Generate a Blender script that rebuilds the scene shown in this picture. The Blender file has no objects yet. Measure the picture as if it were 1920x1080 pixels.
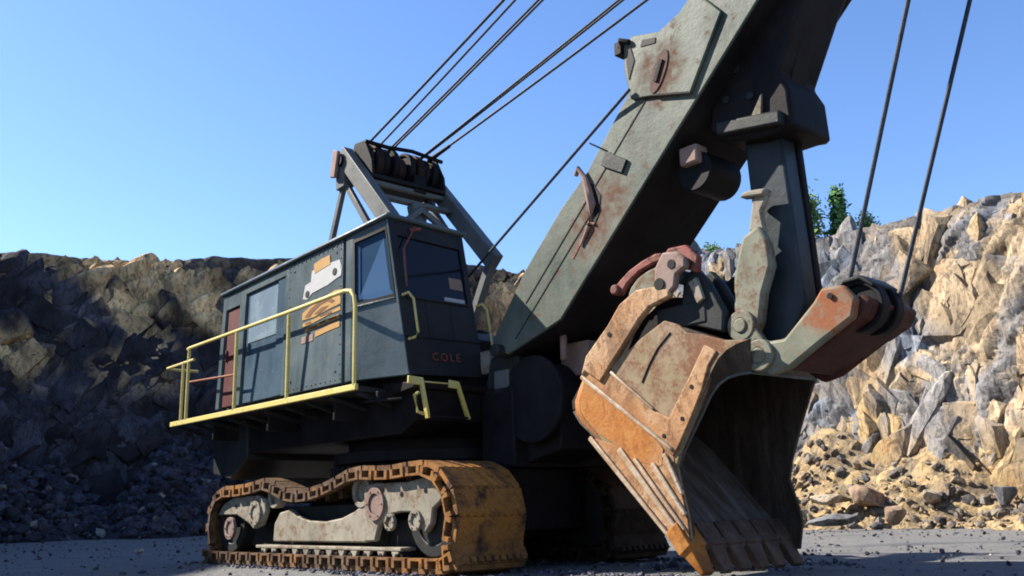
import bpy, bmesh, math, random
import numpy as np
from mathutils import Vector, Matrix, Euler
random.seed(7)
rng = np.random.default_rng(11)
K = 0.75                       # scene unit -> metre
R = math.radians
S = bpy.context.scene
COL = S.collection

# ------------------------------------------------------------------ camera, sky, sun
cam = bpy.data.objects.new('camera', bpy.data.cameras.new('camera'))
COL.objects.link(cam)
cam.data.sensor_width = 36
cam.data.lens = 36 * 1757 / 1920
cam.data.clip_end = 2000
cam.data.clip_start = 0.05
cam.location = (0, 0, 1.15 * K)
cam.rotation_euler = (Matrix.Rotation(R(90 + 13.29), 3, 'X') @ Matrix.Rotation(R(-1.5), 3, 'Z')).to_euler()
S.camera = cam
SUN_AZ, SUN_EL = -75, 40
world = bpy.data.worlds.new('World'); S.world = world; world.use_nodes = True
wn = world.node_tree.nodes; wl = world.node_tree.links
sky = wn.new('ShaderNodeTexSky'); sky.sky_type = 'NISHITA'; sky.sun_disc = False
sky.sun_elevation = R(SUN_EL); sky.sun_rotation = R(SUN_AZ)
sky.air_density = 1.0; sky.dust_density = 0.3; sky.ozone_density = 3.5; sky.altitude = 300
hs = wn.new('ShaderNodeHueSaturation'); hs.inputs['Saturation'].default_value = 1.12; hs.inputs['Hue'].default_value = .507
wl.new(sky.outputs[0], hs.inputs['Color']); wl.new(hs.outputs[0], wn['Background'].inputs[0])
wn['Background'].inputs[1].default_value = 0.095
sun = bpy.data.objects.new('sun', bpy.data.lights.new('sun', 'SUN')); COL.objects.link(sun)
sd = Vector((math.sin(R(SUN_AZ)) * math.cos(R(SUN_EL)), math.cos(R(SUN_AZ)) * math.cos(R(SUN_EL)), math.sin(R(SUN_EL))))
sun.rotation_euler = sd.to_track_quat('Z', 'Y').to_euler()
sun.data.energy = 5.0; sun.data.angle = R(0.5); sun.data.color = (1.0, 0.93, 0.82)
S.view_settings.view_transform = 'Standard'; S.view_settings.look = 'None'
S.view_settings.exposure = 1.45; S.view_settings.gamma = 1; S.view_settings.use_curve_mapping = False
S.cycles.filter_width = 1.9
S.cycles.max_bounces = 6

# ------------------------------------------------------------------ materials
class NT:
    def __init__(s, name):
        s.m = bpy.data.materials.new(name); s.m.use_nodes = True
        s.n = s.m.node_tree.nodes; s.l = s.m.node_tree.links; s.p = s.n['Principled BSDF']
        s.tc = s.n.new('ShaderNodeTexCoord')
    def new(s, t): return s.n.new(t)
    def link(s, a, b): s.l.new(a, b)
    world = False
    def coord(s, sc=(1, 1, 1), kind='Object', rot=(0, 0, 0)):
        mp = s.new('ShaderNodeMapping'); mp.inputs['Scale'].default_value = sc; mp.inputs['Rotation'].default_value = rot
        s.link(s.new('ShaderNodeNewGeometry').outputs['Position'] if s.world else s.tc.outputs[kind], mp.inputs[0]); return mp.outputs[0]
    def noise(s, scale, detail=6, rough=.6, sc=(1, 1, 1), rot=(0, 0, 0), dist=0):
        n = s.new('ShaderNodeTexNoise'); n.inputs['Scale'].default_value = scale; n.inputs['Detail'].default_value = detail
        n.inputs['Roughness'].default_value = rough; n.inputs['Distortion'].default_value = dist
        s.link(s.coord(sc, rot=rot), n.inputs['Vector']); return n.outputs['Fac']
    def ramp(s, fac, stops):
        r = s.new('ShaderNodeValToRGB'); e = r.color_ramp.elements
        while len(e) < len(stops): e.new(0.5)
        for i, (p, c) in enumerate(stops):
            e[i].position = p; e[i].color = (*c, 1) if len(c) == 3 else c
        s.link(fac, r.inputs[0]); return r.outputs['Color']
    def val(s, fac, lo, hi): return s.ramp(fac, [(lo, (0, 0, 0)), (hi, (1, 1, 1))])
    def mix(s, f, a, b, mode='MIX'):
        m = s.new('ShaderNodeMix'); m.data_type = 'RGBA'; m.blend_type = mode
        for i, v in ((0, f), (6, a), (7, b)):
            if isinstance(v, (tuple, float, int)):
                m.inputs[i].default_value = (*v, 1) if isinstance(v, tuple) else v
            else: s.link(v, m.inputs[i])
        return m.outputs[2]
    def math(s, op, a, b):
        m = s.new('ShaderNodeMath'); m.operation = op; m.use_clamp = True
        for i, v in ((0, a), (1, b)):
            if isinstance(v, (float, int)): m.inputs[i].default_value = v
            else: s.link(v, m.inputs[i])
        return m.outputs[0]
    def near(s, P, rad):           # 1 at point P (object space), 0 at radius
        d = s.new('ShaderNodeVectorMath'); d.operation = 'DISTANCE'; s.link(s.tc.outputs['Object'], d.inputs[0])
        d.inputs[1].default_value = P
        mr = s.new('ShaderNodeMapRange'); s.link(d.outputs['Value'], mr.inputs[0])
        mr.inputs[1].default_value = rad; mr.inputs[2].default_value = rad * .3; mr.inputs[3].default_value = 0; mr.inputs[4].default_value = 1
        return mr.outputs[0]
    def bump(s, h, strength=.4, dist=.02):
        b = s.new('ShaderNodeBump'); b.inputs['Strength'].default_value = strength; b.inputs['Distance'].default_value = dist
        s.link(h, b.inputs['Height']); s.link(b.outputs[0], s.p.inputs['Normal'])
    def out(s, col, rough=.6, metal=0.0, spec=.4):
        if isinstance(col, tuple): s.p.inputs['Base Color'].default_value = (*col, 1)
        else: s.link(col, s.p.inputs['Base Color'])
        if isinstance(rough, (float, int)): s.p.inputs['Roughness'].default_value = rough
        else: s.link(rough, s.p.inputs['Roughness'])
        s.p.inputs['Metallic'].default_value = metal; s.p.inputs['Specular IOR Level'].default_value = spec
        return s.m

ALB = .42
def sc3(c, k): return tuple(x * k for x in c)
def paint(name, base, fade, rust=(.28, .12, .05), amount=.35, rough=.5, streak=True, dust=.25, spots=(), sc=1.0, spec=.16):
    t = NT(name); base, fade, rust = sc3(base, ALB), sc3(fade, ALB), sc3(rust, ALB)
    n1 = t.noise(1.1 * sc, 8, .65); n2 = t.noise(5 * sc, 8, .7); n3 = t.noise(22 * sc, 4, .6)
    st = t.noise(3 * sc, 5, .6, sc=(1.6, 1.6, .16))
    c = t.mix(t.val(n1, .35, .68), base, fade)
    if streak: c = t.mix(t.math('MULTIPLY', t.val(st, .48, .72), .55), c, fade)
    c = t.mix(t.math('MULTIPLY', t.val(t.noise(2.3 * sc, 6, .7, sc=(1.3, 1.3, .3)), .55, .75), .5), c, tuple(x * .45 for x in base))
    rf = t.math('MULTIPLY', t.val(n2, .62 - amount * .35, .74 - amount * .3), t.val(n3, .3, .55))
    for P, rad in spots:
        rf = t.math('ADD', rf, t.math('MULTIPLY', t.near(P, rad), t.val(n2, .33, .55)))
    c = t.mix(rf, c, t.mix(n3, rust, tuple(x * .4 for x in rust)))
    c = t.mix(t.math('MULTIPLY', t.val(n1, .3, .8), dust), c, sc3((.33, .30, .25), ALB))
    t.bump(t.math('ADD', t.math('MULTIPLY', n2, .5), t.math('ADD', t.math('MULTIPLY', n3, .2), t.math('MULTIPLY', n1, 1.0))), .45, .022)
    r = t.ramp(rf, [(0, (rough,) * 3), (1, (.85,) * 3)])
    return t.out(c, r, 0, spec)

def rusty(name, a, b, c_, rough=.7, scale=1.0, stretch=(1, 1, 1), rot=(0, 0, 0), shine=0.0):
    t = NT(name); a, b, c_ = sc3(a, ALB), sc3(b, ALB), sc3(c_, ALB)
    n1 = t.noise(1.6 * scale, 8, .65, stretch, rot); n2 = t.noise(7 * scale, 6, .7, stretch, rot); n3 = t.noise(30 * scale, 4, .6)
    c = t.ramp(n1, [(.32, a), (.52, b), (.72, c_)])
    c = t.mix(t.math('MULTIPLY', t.val(n2, .5, .66), .8), c, a)
    c = t.mix(t.math('MULTIPLY', t.val(n3, .5, .62), .35), c, tuple(x * .5 for x in b))
    t.bump(t.math('ADD', t.math('MULTIPLY', n2, .7), t.math('MULTIPLY', n3, .3)), .5, .02)
    return t.out(c, rough, shine, .12)

def L(x, y, z): return (x * K, -y * K, z * K)
M = {}
M['boom'] = paint('boom_paint', (.085, .115, .095), (.225, .275, .215), (.30, .13, .07), .2, .5, dust=.3,
                  spots=[(L(8.45, 1.1, 9.02), .55), (L(6.9, 1.1, 6.9), .6), (L(6.35, 1.1, 6.35), .5)])
M['house'] = paint('house_paint', (.09, .135, .16), (.20, .27, .30), (.24, .11, .06), .12, .32, dust=.14)
M['panel'] = paint('glossy_house_panel', (.09, .15, .21), (.16, .25, .34), (.2, .09, .05), .0, .2, dust=.08, spec=.5)
M['cab'] = paint('dark_cab_paint', (.022, .024, .03), (.045, .044, .05), (.14, .06, .05), .18, .45, dust=.04)
M['gantry'] = paint('gantry_paint', (.13, .145, .155), (.27, .29, .29), (.3, .16, .1), .1, .5)
M['frame'] = paint('dusty_frame_paint', (.38, .35, .27), (.72, .64, .51), (.42, .24, .14), .42, .75, dust=.35)
M['dark'] = paint('dark_steel_and_shade', (.016, .014, .017), (.034, .030, .034), (.08, .04, .03), .1, .6, dust=.03, spec=.08)  # dark steel parts; also stands in for the shade under the boom
M['darkgreen'] = paint('dark_green_steel', (.026, .032, .034), (.05, .056, .058), (.16, .08, .05), .1, .5, dust=.08)
M['handle'] = paint('handle_steel', (.03, .045, .06), (.05, .07, .09), (.16, .08, .05), .05, .4, dust=.08)
M['yellow'] = paint('railing_yellow', (1.25, .98, .24), (1.4, 1.2, .48), (.35, .17, .07), .12, .5, dust=.25, sc=2)
M['red'] = paint('faded_red_paint', (.40, .07, .06), (.50, .20, .16), (.15, .06, .04), .45, .55, dust=.2)
M['maroon'] = paint('maroon_door_paint', (.16, .035, .04), (.22, .07, .07), (.15, .08, .05), .1, .5, dust=.08)
def track_mat(name, k):
    t = NT(name); t.world = True
    n1 = t.noise(.8, 8, .65); n2 = t.noise(4, 8, .7); n3 = t.noise(22, 5, .65)
    c = t.ramp(n2, [(.30, sc3((.07, .045, .035), k)), (.46, sc3((.17, .095, .055), k)), (.60, sc3((.30, .20, .13), k)), (.72, sc3((.38, .30, .24), k))])
    g_ = t.new('ShaderNodeNewGeometry'); d = t.new('ShaderNodeVectorMath'); d.operation = 'DISTANCE'; t.link(g_.outputs['Position'], d.inputs[0])
    d.inputs[1].default_value = ((-1.944 + .669 * 3.9 - .743 * 2.0) * K, (23.1 - .743 * 3.9 - .669 * 2.0) * K, 1.7 * K)
    mr = t.new('ShaderNodeMapRange'); t.link(d.outputs['Value'], mr.inputs[0]); mr.inputs[1].default_value = 2.9; mr.inputs[2].default_value = .7
    rf = t.math('MULTIPLY', t.math('ADD', t.math('MULTIPLY', mr.outputs[0], .8), t.val(n1, .50, .68)), t.val(n2, .36, .52))
    c = t.mix(rf, c, t.ramp(n3, [(.3, sc3((.30, .11, .03), k)), (.7, sc3((1.0, .45, .10), k))]))
    c = t.mix(t.math('MULTIPLY', t.val(n3, .52, .6), .5), c, sc3((.05, .03, .02), k))
    t.bump(t.math('ADD', t.math('MULTIPLY', n2, .5), t.math('MULTIPLY', n3, .6)), .7, .02)
    return t.out(c, .7, 0, .15)
M['track'] = track_mat('crawler_rust', ALB); M['track_dark'] = track_mat('shaded_crawler_rust', ALB * .22)  # far crawler: same rust darkened to stand in for shade
M['dipper'] = paint('dipper_worn_paint', (.40, .33, .17), (.66, .44, .27), (.50, .22, .11), .58, .6, dust=.4, spots=[(L(9.0, 1.1, 3.6), .5)])
M['dipper_rust'] = rusty('dipper_orange_rust', (.36, .13, .035), (.72, .27, .055), (.85, .42, .14), .5, .9)
def flank(name, spots, pale=1.0):
    t = NT(name); rt = (0, R(-48), 0)
    n1 = t.noise(1.3, 8, .65, (1, 1, .7), rt); n2 = t.noise(5, 9, .75, (1, 1, .8), rt, 1.2); n3 = t.noise(26, 5, .65)
    c = t.ramp(n1, [(.30, sc3((.42, .19, .085), ALB)), (.48, sc3((.78, .42, .20), ALB * pale)), (.68, sc3((.95, .68, .43), ALB * pale))])
    c = t.mix(t.math('MULTIPLY', t.val(n2, .50, .60), .8), c, sc3((.34, .145, .06), ALB)); c = t.mix(t.math('MULTIPLY', t.val(t.noise(1.6, 8, .75, (1, 1, .4), (0, R(-42), 0), 1.5), .54, .62), .55), c, sc3((.16, .085, .05), ALB))
    acc = t.math('MULTIPLY', t.val(n1, .60, .75), .5)
    for P, rad in spots: acc = t.math('ADD', acc, t.math('MULTIPLY', t.near(P, rad), t.math('ADD', t.val(n2, .25, .5), .25)))
    c = t.mix(acc, c, t.ramp(n2, [(.3, sc3((.34, .11, .03), ALB)), (.5, sc3((.74, .27, .055), ALB)), (.7, sc3((.86, .42, .13), ALB))]))
    c = t.mix(t.math('MULTIPLY', t.val(n3, .55, .66), .45), c, sc3((.14, .08, .06), ALB))
    t.bump(t.math('ADD', t.math('MULTIPLY', n2, .7), t.math('MULTIPLY', n3, .4)), .6, .025)
    return t.out(c, .65, 0, .15)
M['dipper_pale'] = flank('scoured_flank', [(L(6.15, 1.1, 3.05), .42), (L(6.6, 1.1, 2.75), .42), (L(7.1, 1.1, 2.45), .45), (L(7.5, 1.1, 2.2), .40)])
M['dipper_white'] = rusty('scoured_pale_steel', (.50, .30, .17), (.85, .64, .44), (.95, .84, .70), .45, 1.8)
M['mauve'] = paint('faded_mauve_primer', (.42, .27, .22), (.55, .38, .33), (.3, .10, .07), .3, .6, dust=.3)
M['tooth_steel'] = rusty('tooth_steel', (.09, .06, .05), (.20, .12, .08), (.30, .22, .18), .5, 1.6)
M['dipper_floor'] = rusty('scoured_floor_steel', (.11, .075, .055), (.23, .18, .15), (.36, .32, .30), .5, 1.6, (.5, 2, .5), (0, R(42), 0))
M['dipper_in'] = rusty('dipper_inner_steel', (.055, .040, .032), (.11, .085, .07), (.17, .145, .13), .45, 1.3, (3, .6, .6), (0, R(40), 0))
M['green'] = paint('pale_green_paint', (.19, .22, .15), (.42, .42, .31), (.38, .18, .10), .45, .6, dust=.3)
M['bail_paint'] = paint('bail_green_paint', (.19, .22, .15), (.40, .40, .30), (.70, .22, .08), .3, .6, dust=.25, spots=[(L(11.35, .8, 4.1), .42), (L(11.05, .8, 4.0), .3)])
M['rustdark'] = rusty('dark_rust', (.025, .015, .012), (.07, .03, .02), (.12, .05, .03), .6, 1.5)
M['rustred'] = rusty('bail_brown_rust', (.08, .035, .025), (.16, .06, .045), (.24, .09, .06), .6, 1.0)
M['orange'] = rusty('bail_orange_rust', (.28, .09, .04), (.55, .18, .08), (.62, .3, .16), .6, 1.5)
M['rope'] = rusty('wire_rope_steel', (.04, .05, .07), (.07, .085, .115), (.09, .10, .12), .5, 3)
def flat(name, c, rough=.6, metal=0, spec=.15):
    t = NT(name); n = t.noise(9, 5, .6); c = sc3(c, ALB)
    return t.out(t.mix(t.math('MULTIPLY', t.val(n, .4, .7), .5), c, tuple(x * .7 for x in c)), rough, metal, spec)
M['white'] = flat('white_vinyl', (.78, .79, .80)); M['sticker_orange'] = flat('orange_vinyl', (.80, .45, .14))
M['sticker_brown'] = flat('brown_vinyl', (.28, .12, .05)); M['black'] = flat('black_rubber', (.012, .012, .014), .6)
M['orange_ink'] = flat('orange_lettering', (.42, .13, .06)); M['pink'] = flat('pale_pink_primer', (.55, .36, .30), .7)
g = NT('side_window_glass'); M['glass'] = g.out(g.mix(g.noise(.8, 3), (.02, .045, .085), (.03, .065, .12)), .06, 0, 1.0)
g.p.inputs['Coat Weight'].default_value = .6; g.p.inputs['Coat Roughness'].default_value = .03
g = NT('dusty_door_glass'); M['mirror_glass'] = g.out(g.mix(g.noise(1.5, 5), (.12, .17, .22), (.20, .26, .32)), g.ramp(g.noise(3, 5), [(.3, (.1,) * 3), (.7, (.35,) * 3)]), 0, 1.0)
g.p.inputs['Coat Weight'].default_value = .8; g.p.inputs['Coat Roughness'].default_value = .08
g = NT('windscreen_glass'); M['glass_dark'] = g.out((.006, .006, .009), .08, 0, .25)

# ------------------------------------------------------------------ mesh helpers (coords: a forward, b to the near side, z up)
def V(p): return Vector((p[0] * K, -p[1] * K, p[2] * K))
def newbm(): return bmesh.new()
def faces_box(bm, vs):
    v = [bm.verts.new(p) for p in vs]
    for f in ((0, 1, 2, 3), (7, 6, 5, 4), (0, 4, 5, 1), (1, 5, 6, 2), (2, 6, 7, 3), (3, 7, 4, 0)):
        bm.faces.new([v[i] for i in f])
def box(bm, a0, a1, b0, b1, z0, z1):
    faces_box(bm, [V(p) for p in ((a0, b0, z0), (a1, b0, z0), (a1, b1, z0), (a0, b1, z0), (a0, b0, z1), (a1, b0, z1), (a1, b1, z1), (a0, b1, z1))])
def prism(bm, poly, b0, b1):
    n = len(poly)
    A = [bm.verts.new(V((a, b0, z))) for a, z in poly]; B = [bm.verts.new(V((a, b1, z))) for a, z in poly]
    bm.faces.new(A); bm.faces.new(B[::-1])
    for i in range(n): bm.faces.new([A[i], B[i], B[(i + 1) % n], A[(i + 1) % n]])
def beam(bm, p, q, w, h=None, up=(0, 0, 1)):
    h = h or w; P, Q = V(p), V(q); d = (Q - P).normalized(); u = Vector(up)
    if abs(d.dot(u)) > .98: u = Vector((1, 0, 0))
    s = d.cross(u).normalized(); u = s.cross(d).normalized(); s *= w * K / 2; u *= h * K / 2
    faces_box(bm, [P - s - u, P + s - u, P + s + u, P - s + u, Q - s - u, Q + s - u, Q + s + u, Q - s + u])
def tube(bm, pts, r, seg=10, cap=True):
    P = [V(p) for p in pts]; rings = []
    for i, p in enumerate(P):
        d = ((P[min(i + 1, len(P) - 1)] - p).normalized() + (p - P[max(i - 1, 0)]).normalized()).normalized()
        u = Vector((0, 0, 1)) if abs(d.z) < .95 else Vector((1, 0, 0))
        s = d.cross(u).normalized(); u = s.cross(d)
        rr = (r[i] if isinstance(r, (list, tuple)) else r) * K
        rings.append([bm.verts.new(p + (s * math.cos(t) + u * math.sin(t)) * rr) for t in [2 * math.pi * k / seg for k in range(seg)]])
    for A, B in zip(rings, rings[1:]):
        for k in range(seg): bm.faces.new([A[k], A[(k + 1) % seg], B[(k + 1) % seg], B[k]])
    if cap: bm.faces.new(rings[0][::-1]); bm.faces.new(rings[-1])
def cyl(bm, a, z, r, b0, b1, seg=24): tube(bm, [(a, b0, z), (a, b1, z)], r, seg)
def ringb(bm, a, z, ro, ri, b0, b1, seg=28):
    vs = []
    for t in [2 * math.pi * k / seg for k in range(seg)]:
        c, s = math.cos(t), math.sin(t)
        vs.append([bm.verts.new(V((a + c * r, b, z + s * r))) for r, b in ((ri, b0), (ro, b0), (ro, b1), (ri, b1))])
    for k in range(seg):
        A, B = vs[k], vs[(k + 1) % seg]
        for j in range(4): bm.faces.new([A[j], A[(j + 1) % 4], B[(j + 1) % 4], B[j]])
def bilerp(q, u, v):
    A, B, C_, D = [Vector(p) for p in q]   # A bottom-left B bottom-right C top-right D top-left
    return (A * (1 - u) + B * u) * (1 - v) + (D * (1 - u) + C_ * u) * v
def patch(bm, q, u0, u1, v0, v1, o0, o1, nrm):
    n = Vector(nrm).normalized()
    c = [bilerp(q, *uv) for uv in ((u0, v0), (u1, v0), (u1, v1), (u0, v1))]
    faces_box(bm, [V(x + n * o0) for x in c] + [V(x + n * o1) for x in c])
def ppoly(bm, q, pts, o0, o1, nrm):
    n = Vector(nrm).normalized(); c = [bilerp(q, u, v) for u, v in pts]
    A = [bm.verts.new(V(x + n * o0)) for x in c]; B = [bm.verts.new(V(x + n * o1)) for x in c]; k = len(c)
    bm.faces.new(A); bm.faces.new(B[::-1])
    for i in range(k): bm.faces.new([A[i], B[i], B[(i + 1) % k], A[(i + 1) % k]])

def finish(name, bm, mat, parent=None, bevel=0.0, smooth=35, warp=0.0):
    bmesh.ops.recalc_face_normals(bm, faces=bm.faces)
    me = bpy.data.meshes.new(name); bm.to_mesh(me); bm.free()
    me.materials.append(M[mat] if isinstance(mat, str) else mat)
    for p in me.polygons: p.use_smooth = True
    me.set_sharp_from_angle(angle=R(smooth))
    o = bpy.data.objects.new(name, me); COL.objects.link(o)
    if parent: o.parent = parent
    if bevel:
        md = o.modifiers.new('bevel', 'BEVEL'); md.width = bevel; md.segments = 2; md.limit_method = 'ANGLE'; md.angle_limit = R(35)
    return o
def tag(o, label=None, cat=None, group=None, kind=None):
    if label: o['label'] = label
    if cat: o['category'] = cat
    if group: o['group'] = group
    if kind: o['kind'] = kind
    return o

# ------------------------------------------------------------------ rock faces
def hashn(i):
    x = np.sin(i * 12.9898 + 78.233) * 43758.5453
    return x - np.floor(x)
def worley(P, cell, seed):
    """P (n,3): nearest jittered cell centre; returns id-hash columns, vector to the centre, edge distance"""
    G = P / cell; base = np.floor(G).astype(int); best = np.full(len(P), 1e9); sec = np.full(len(P), 1e9)
    bid = np.zeros(len(P)); bv = np.zeros((len(P), 3))
    for dx in (-1, 0, 1):
        for dy in (-1, 0, 1):
            for dz in (-1, 0, 1):
                c = base + np.array((dx, dy, dz)); idn = c[:, 0] * 17.13 + c[:, 1] * 113.7 + c[:, 2] * 731.9 + seed
                j = np.stack([hashn(idn), hashn(idn + 5.3), hashn(idn + 9.1)], 1)
                v = c + j - G; d = np.sum(v * v, 1)
                m = d < best
                sec = np.where(m, best, np.minimum(sec, d)); bid = np.where(m, idn, bid); bv[m] = v[m]; best = np.where(m, d, best)
    return bid, bv, np.sqrt(sec) - np.sqrt(best)
def facets(U, Vv, cu, cv, seed, slope=1.0):
    """upper envelope of randomly turned pyramids: angular, continuous blocks; returns height, id, gap to the next block"""
    gu, gv = U / cu, Vv / cv; bu, bv_ = np.floor(gu), np.floor(gv); best = np.full(len(U), -1e9); sec = best.copy(); bid = np.zeros(len(U))
    for du in (-1, 0, 1):
        for dv in (-1, 0, 1):
            cu_, cv_ = bu + du, bv_ + dv; idn = cu_ * 17.13 + cv_ * 113.7 + seed
            x = cu_ + hashn(idn) - gu; y = cv_ + hashn(idn + 5.3) - gv
            an = hashn(idn + 2.2) * 3.14159; an2 = an + .9 + hashn(idn + 8.8) * .9
            p = x * np.cos(an) + y * np.sin(an); q = x * np.cos(an2) + y * np.sin(an2)
            k1 = .25 + 1.5 * hashn(idn + 4.1); k2 = .25 + 1.5 * hashn(idn + 6.6)
            r = np.maximum(np.maximum(p * k1, -p * 1.3), np.maximum(q * k2, -q * 1.1)) + .15 * (np.abs(x) + np.abs(y))
            g_ = hashn(idn + 1.7) * .75 - r * slope
            m = g_ > best; sec = np.where(m, best, np.maximum(sec, g_)); bid = np.where(m, idn, bid); best = np.where(m, g_, best)
    return best, bid, best - sec
def vnoise(P, scale, seed, octv=4):
    out = np.zeros(len(P)); amp = 1; tot = 0
    for o in range(octv):
        G = P / scale * 2 ** o + seed * 3.7; b = np.floor(G); f = G - b; f = f * f * (3 - 2 * f); r = 0
        for dx in (0, 1):
            for dy in (0, 1):
                for dz in (0, 1):
                    w = (f[:, 0] if dx else 1 - f[:, 0]) * (f[:, 1] if dy else 1 - f[:, 1]) * (f[:, 2] if dz else 1 - f[:, 2])
                    r = r + w * hashn((b[:, 0] + dx) * 1.7 + (b[:, 1] + dy) * 57.3 + (b[:, 2] + dz) * 113.9 + seed)
        out += amp * r; tot += amp; amp *= .5
    return out / tot
def grid_mesh(name, X, nu, nv, mat, col=None, flip=False, smooth=24):
    idx = np.arange(nu * nv).reshape(nu, nv)
    q = np.stack([idx[:-1, :-1], idx[1:, :-1], idx[1:, 1:], idx[:-1, 1:]], -1).reshape(-1, 4)
    if flip: q = q[:, ::-1]
    me = bpy.data.meshes.new(name); me.from_pydata(X.tolist(), [], q.tolist())
    me.materials.append(mat)
    if col is not None:
        at = me.color_attributes.new('rock', 'FLOAT_COLOR', 'POINT')
        at.data.foreach_set('color', np.concatenate([col, np.ones((len(col), 1))], 1).astype(np.float32).ravel())
    me.polygons.foreach_set('use_smooth', [True] * len(me.polygons)); me.set_sharp_from_angle(angle=R(smooth))
    o = bpy.data.objects.new(name, me); COL.objects.link(o); return o
def rockmat(name, fine=.35):
    t = NT(name); a = t.new('ShaderNodeAttribute'); a.attribute_name = 'rock'
    n1 = t.noise(.9, 9, .7); n2 = t.noise(5, 8, .75); n3 = t.noise(1.8, 8, .7, sc=(1, 1, .35), rot=(0, R(35), 0))
    c = t.mix(t.val(n2, .35, .7), a.outputs['Color'], t.mix(1.0, a.outputs['Color'], (1.55, 1.5, 1.42), 'MULTIPLY'))
    c = t.mix(t.math('MULTIPLY', t.val(n3, .50, .60), .75), c, t.mix(.65, c, (.008, .008, .012)))
    nk = t.noise(2.6, 9, .8, sc=(1, 1, .5), rot=(0, R(-35), 0), dist=1.5); c = t.mix(t.math('MULTIPLY', t.val(nk, .53, .50), t.val(nk, .47, .50)), c, t.mix(.5, c, (.008, .008, .012)))
    c = t.mix(t.math('MULTIPLY', t.val(n1, .52, .66), .45), c, t.mix(1.0, c, (1.05, .80, .58), 'MULTIPLY'))
    t.bump(t.math('ADD', t.math('MULTIPLY', n2, .6), t.math('MULTIPLY', n3, .5)), .8, .12)
    return t.out(c, .9, 0, .2)
M['rock'] = rockmat('quarry_rock')

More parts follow.
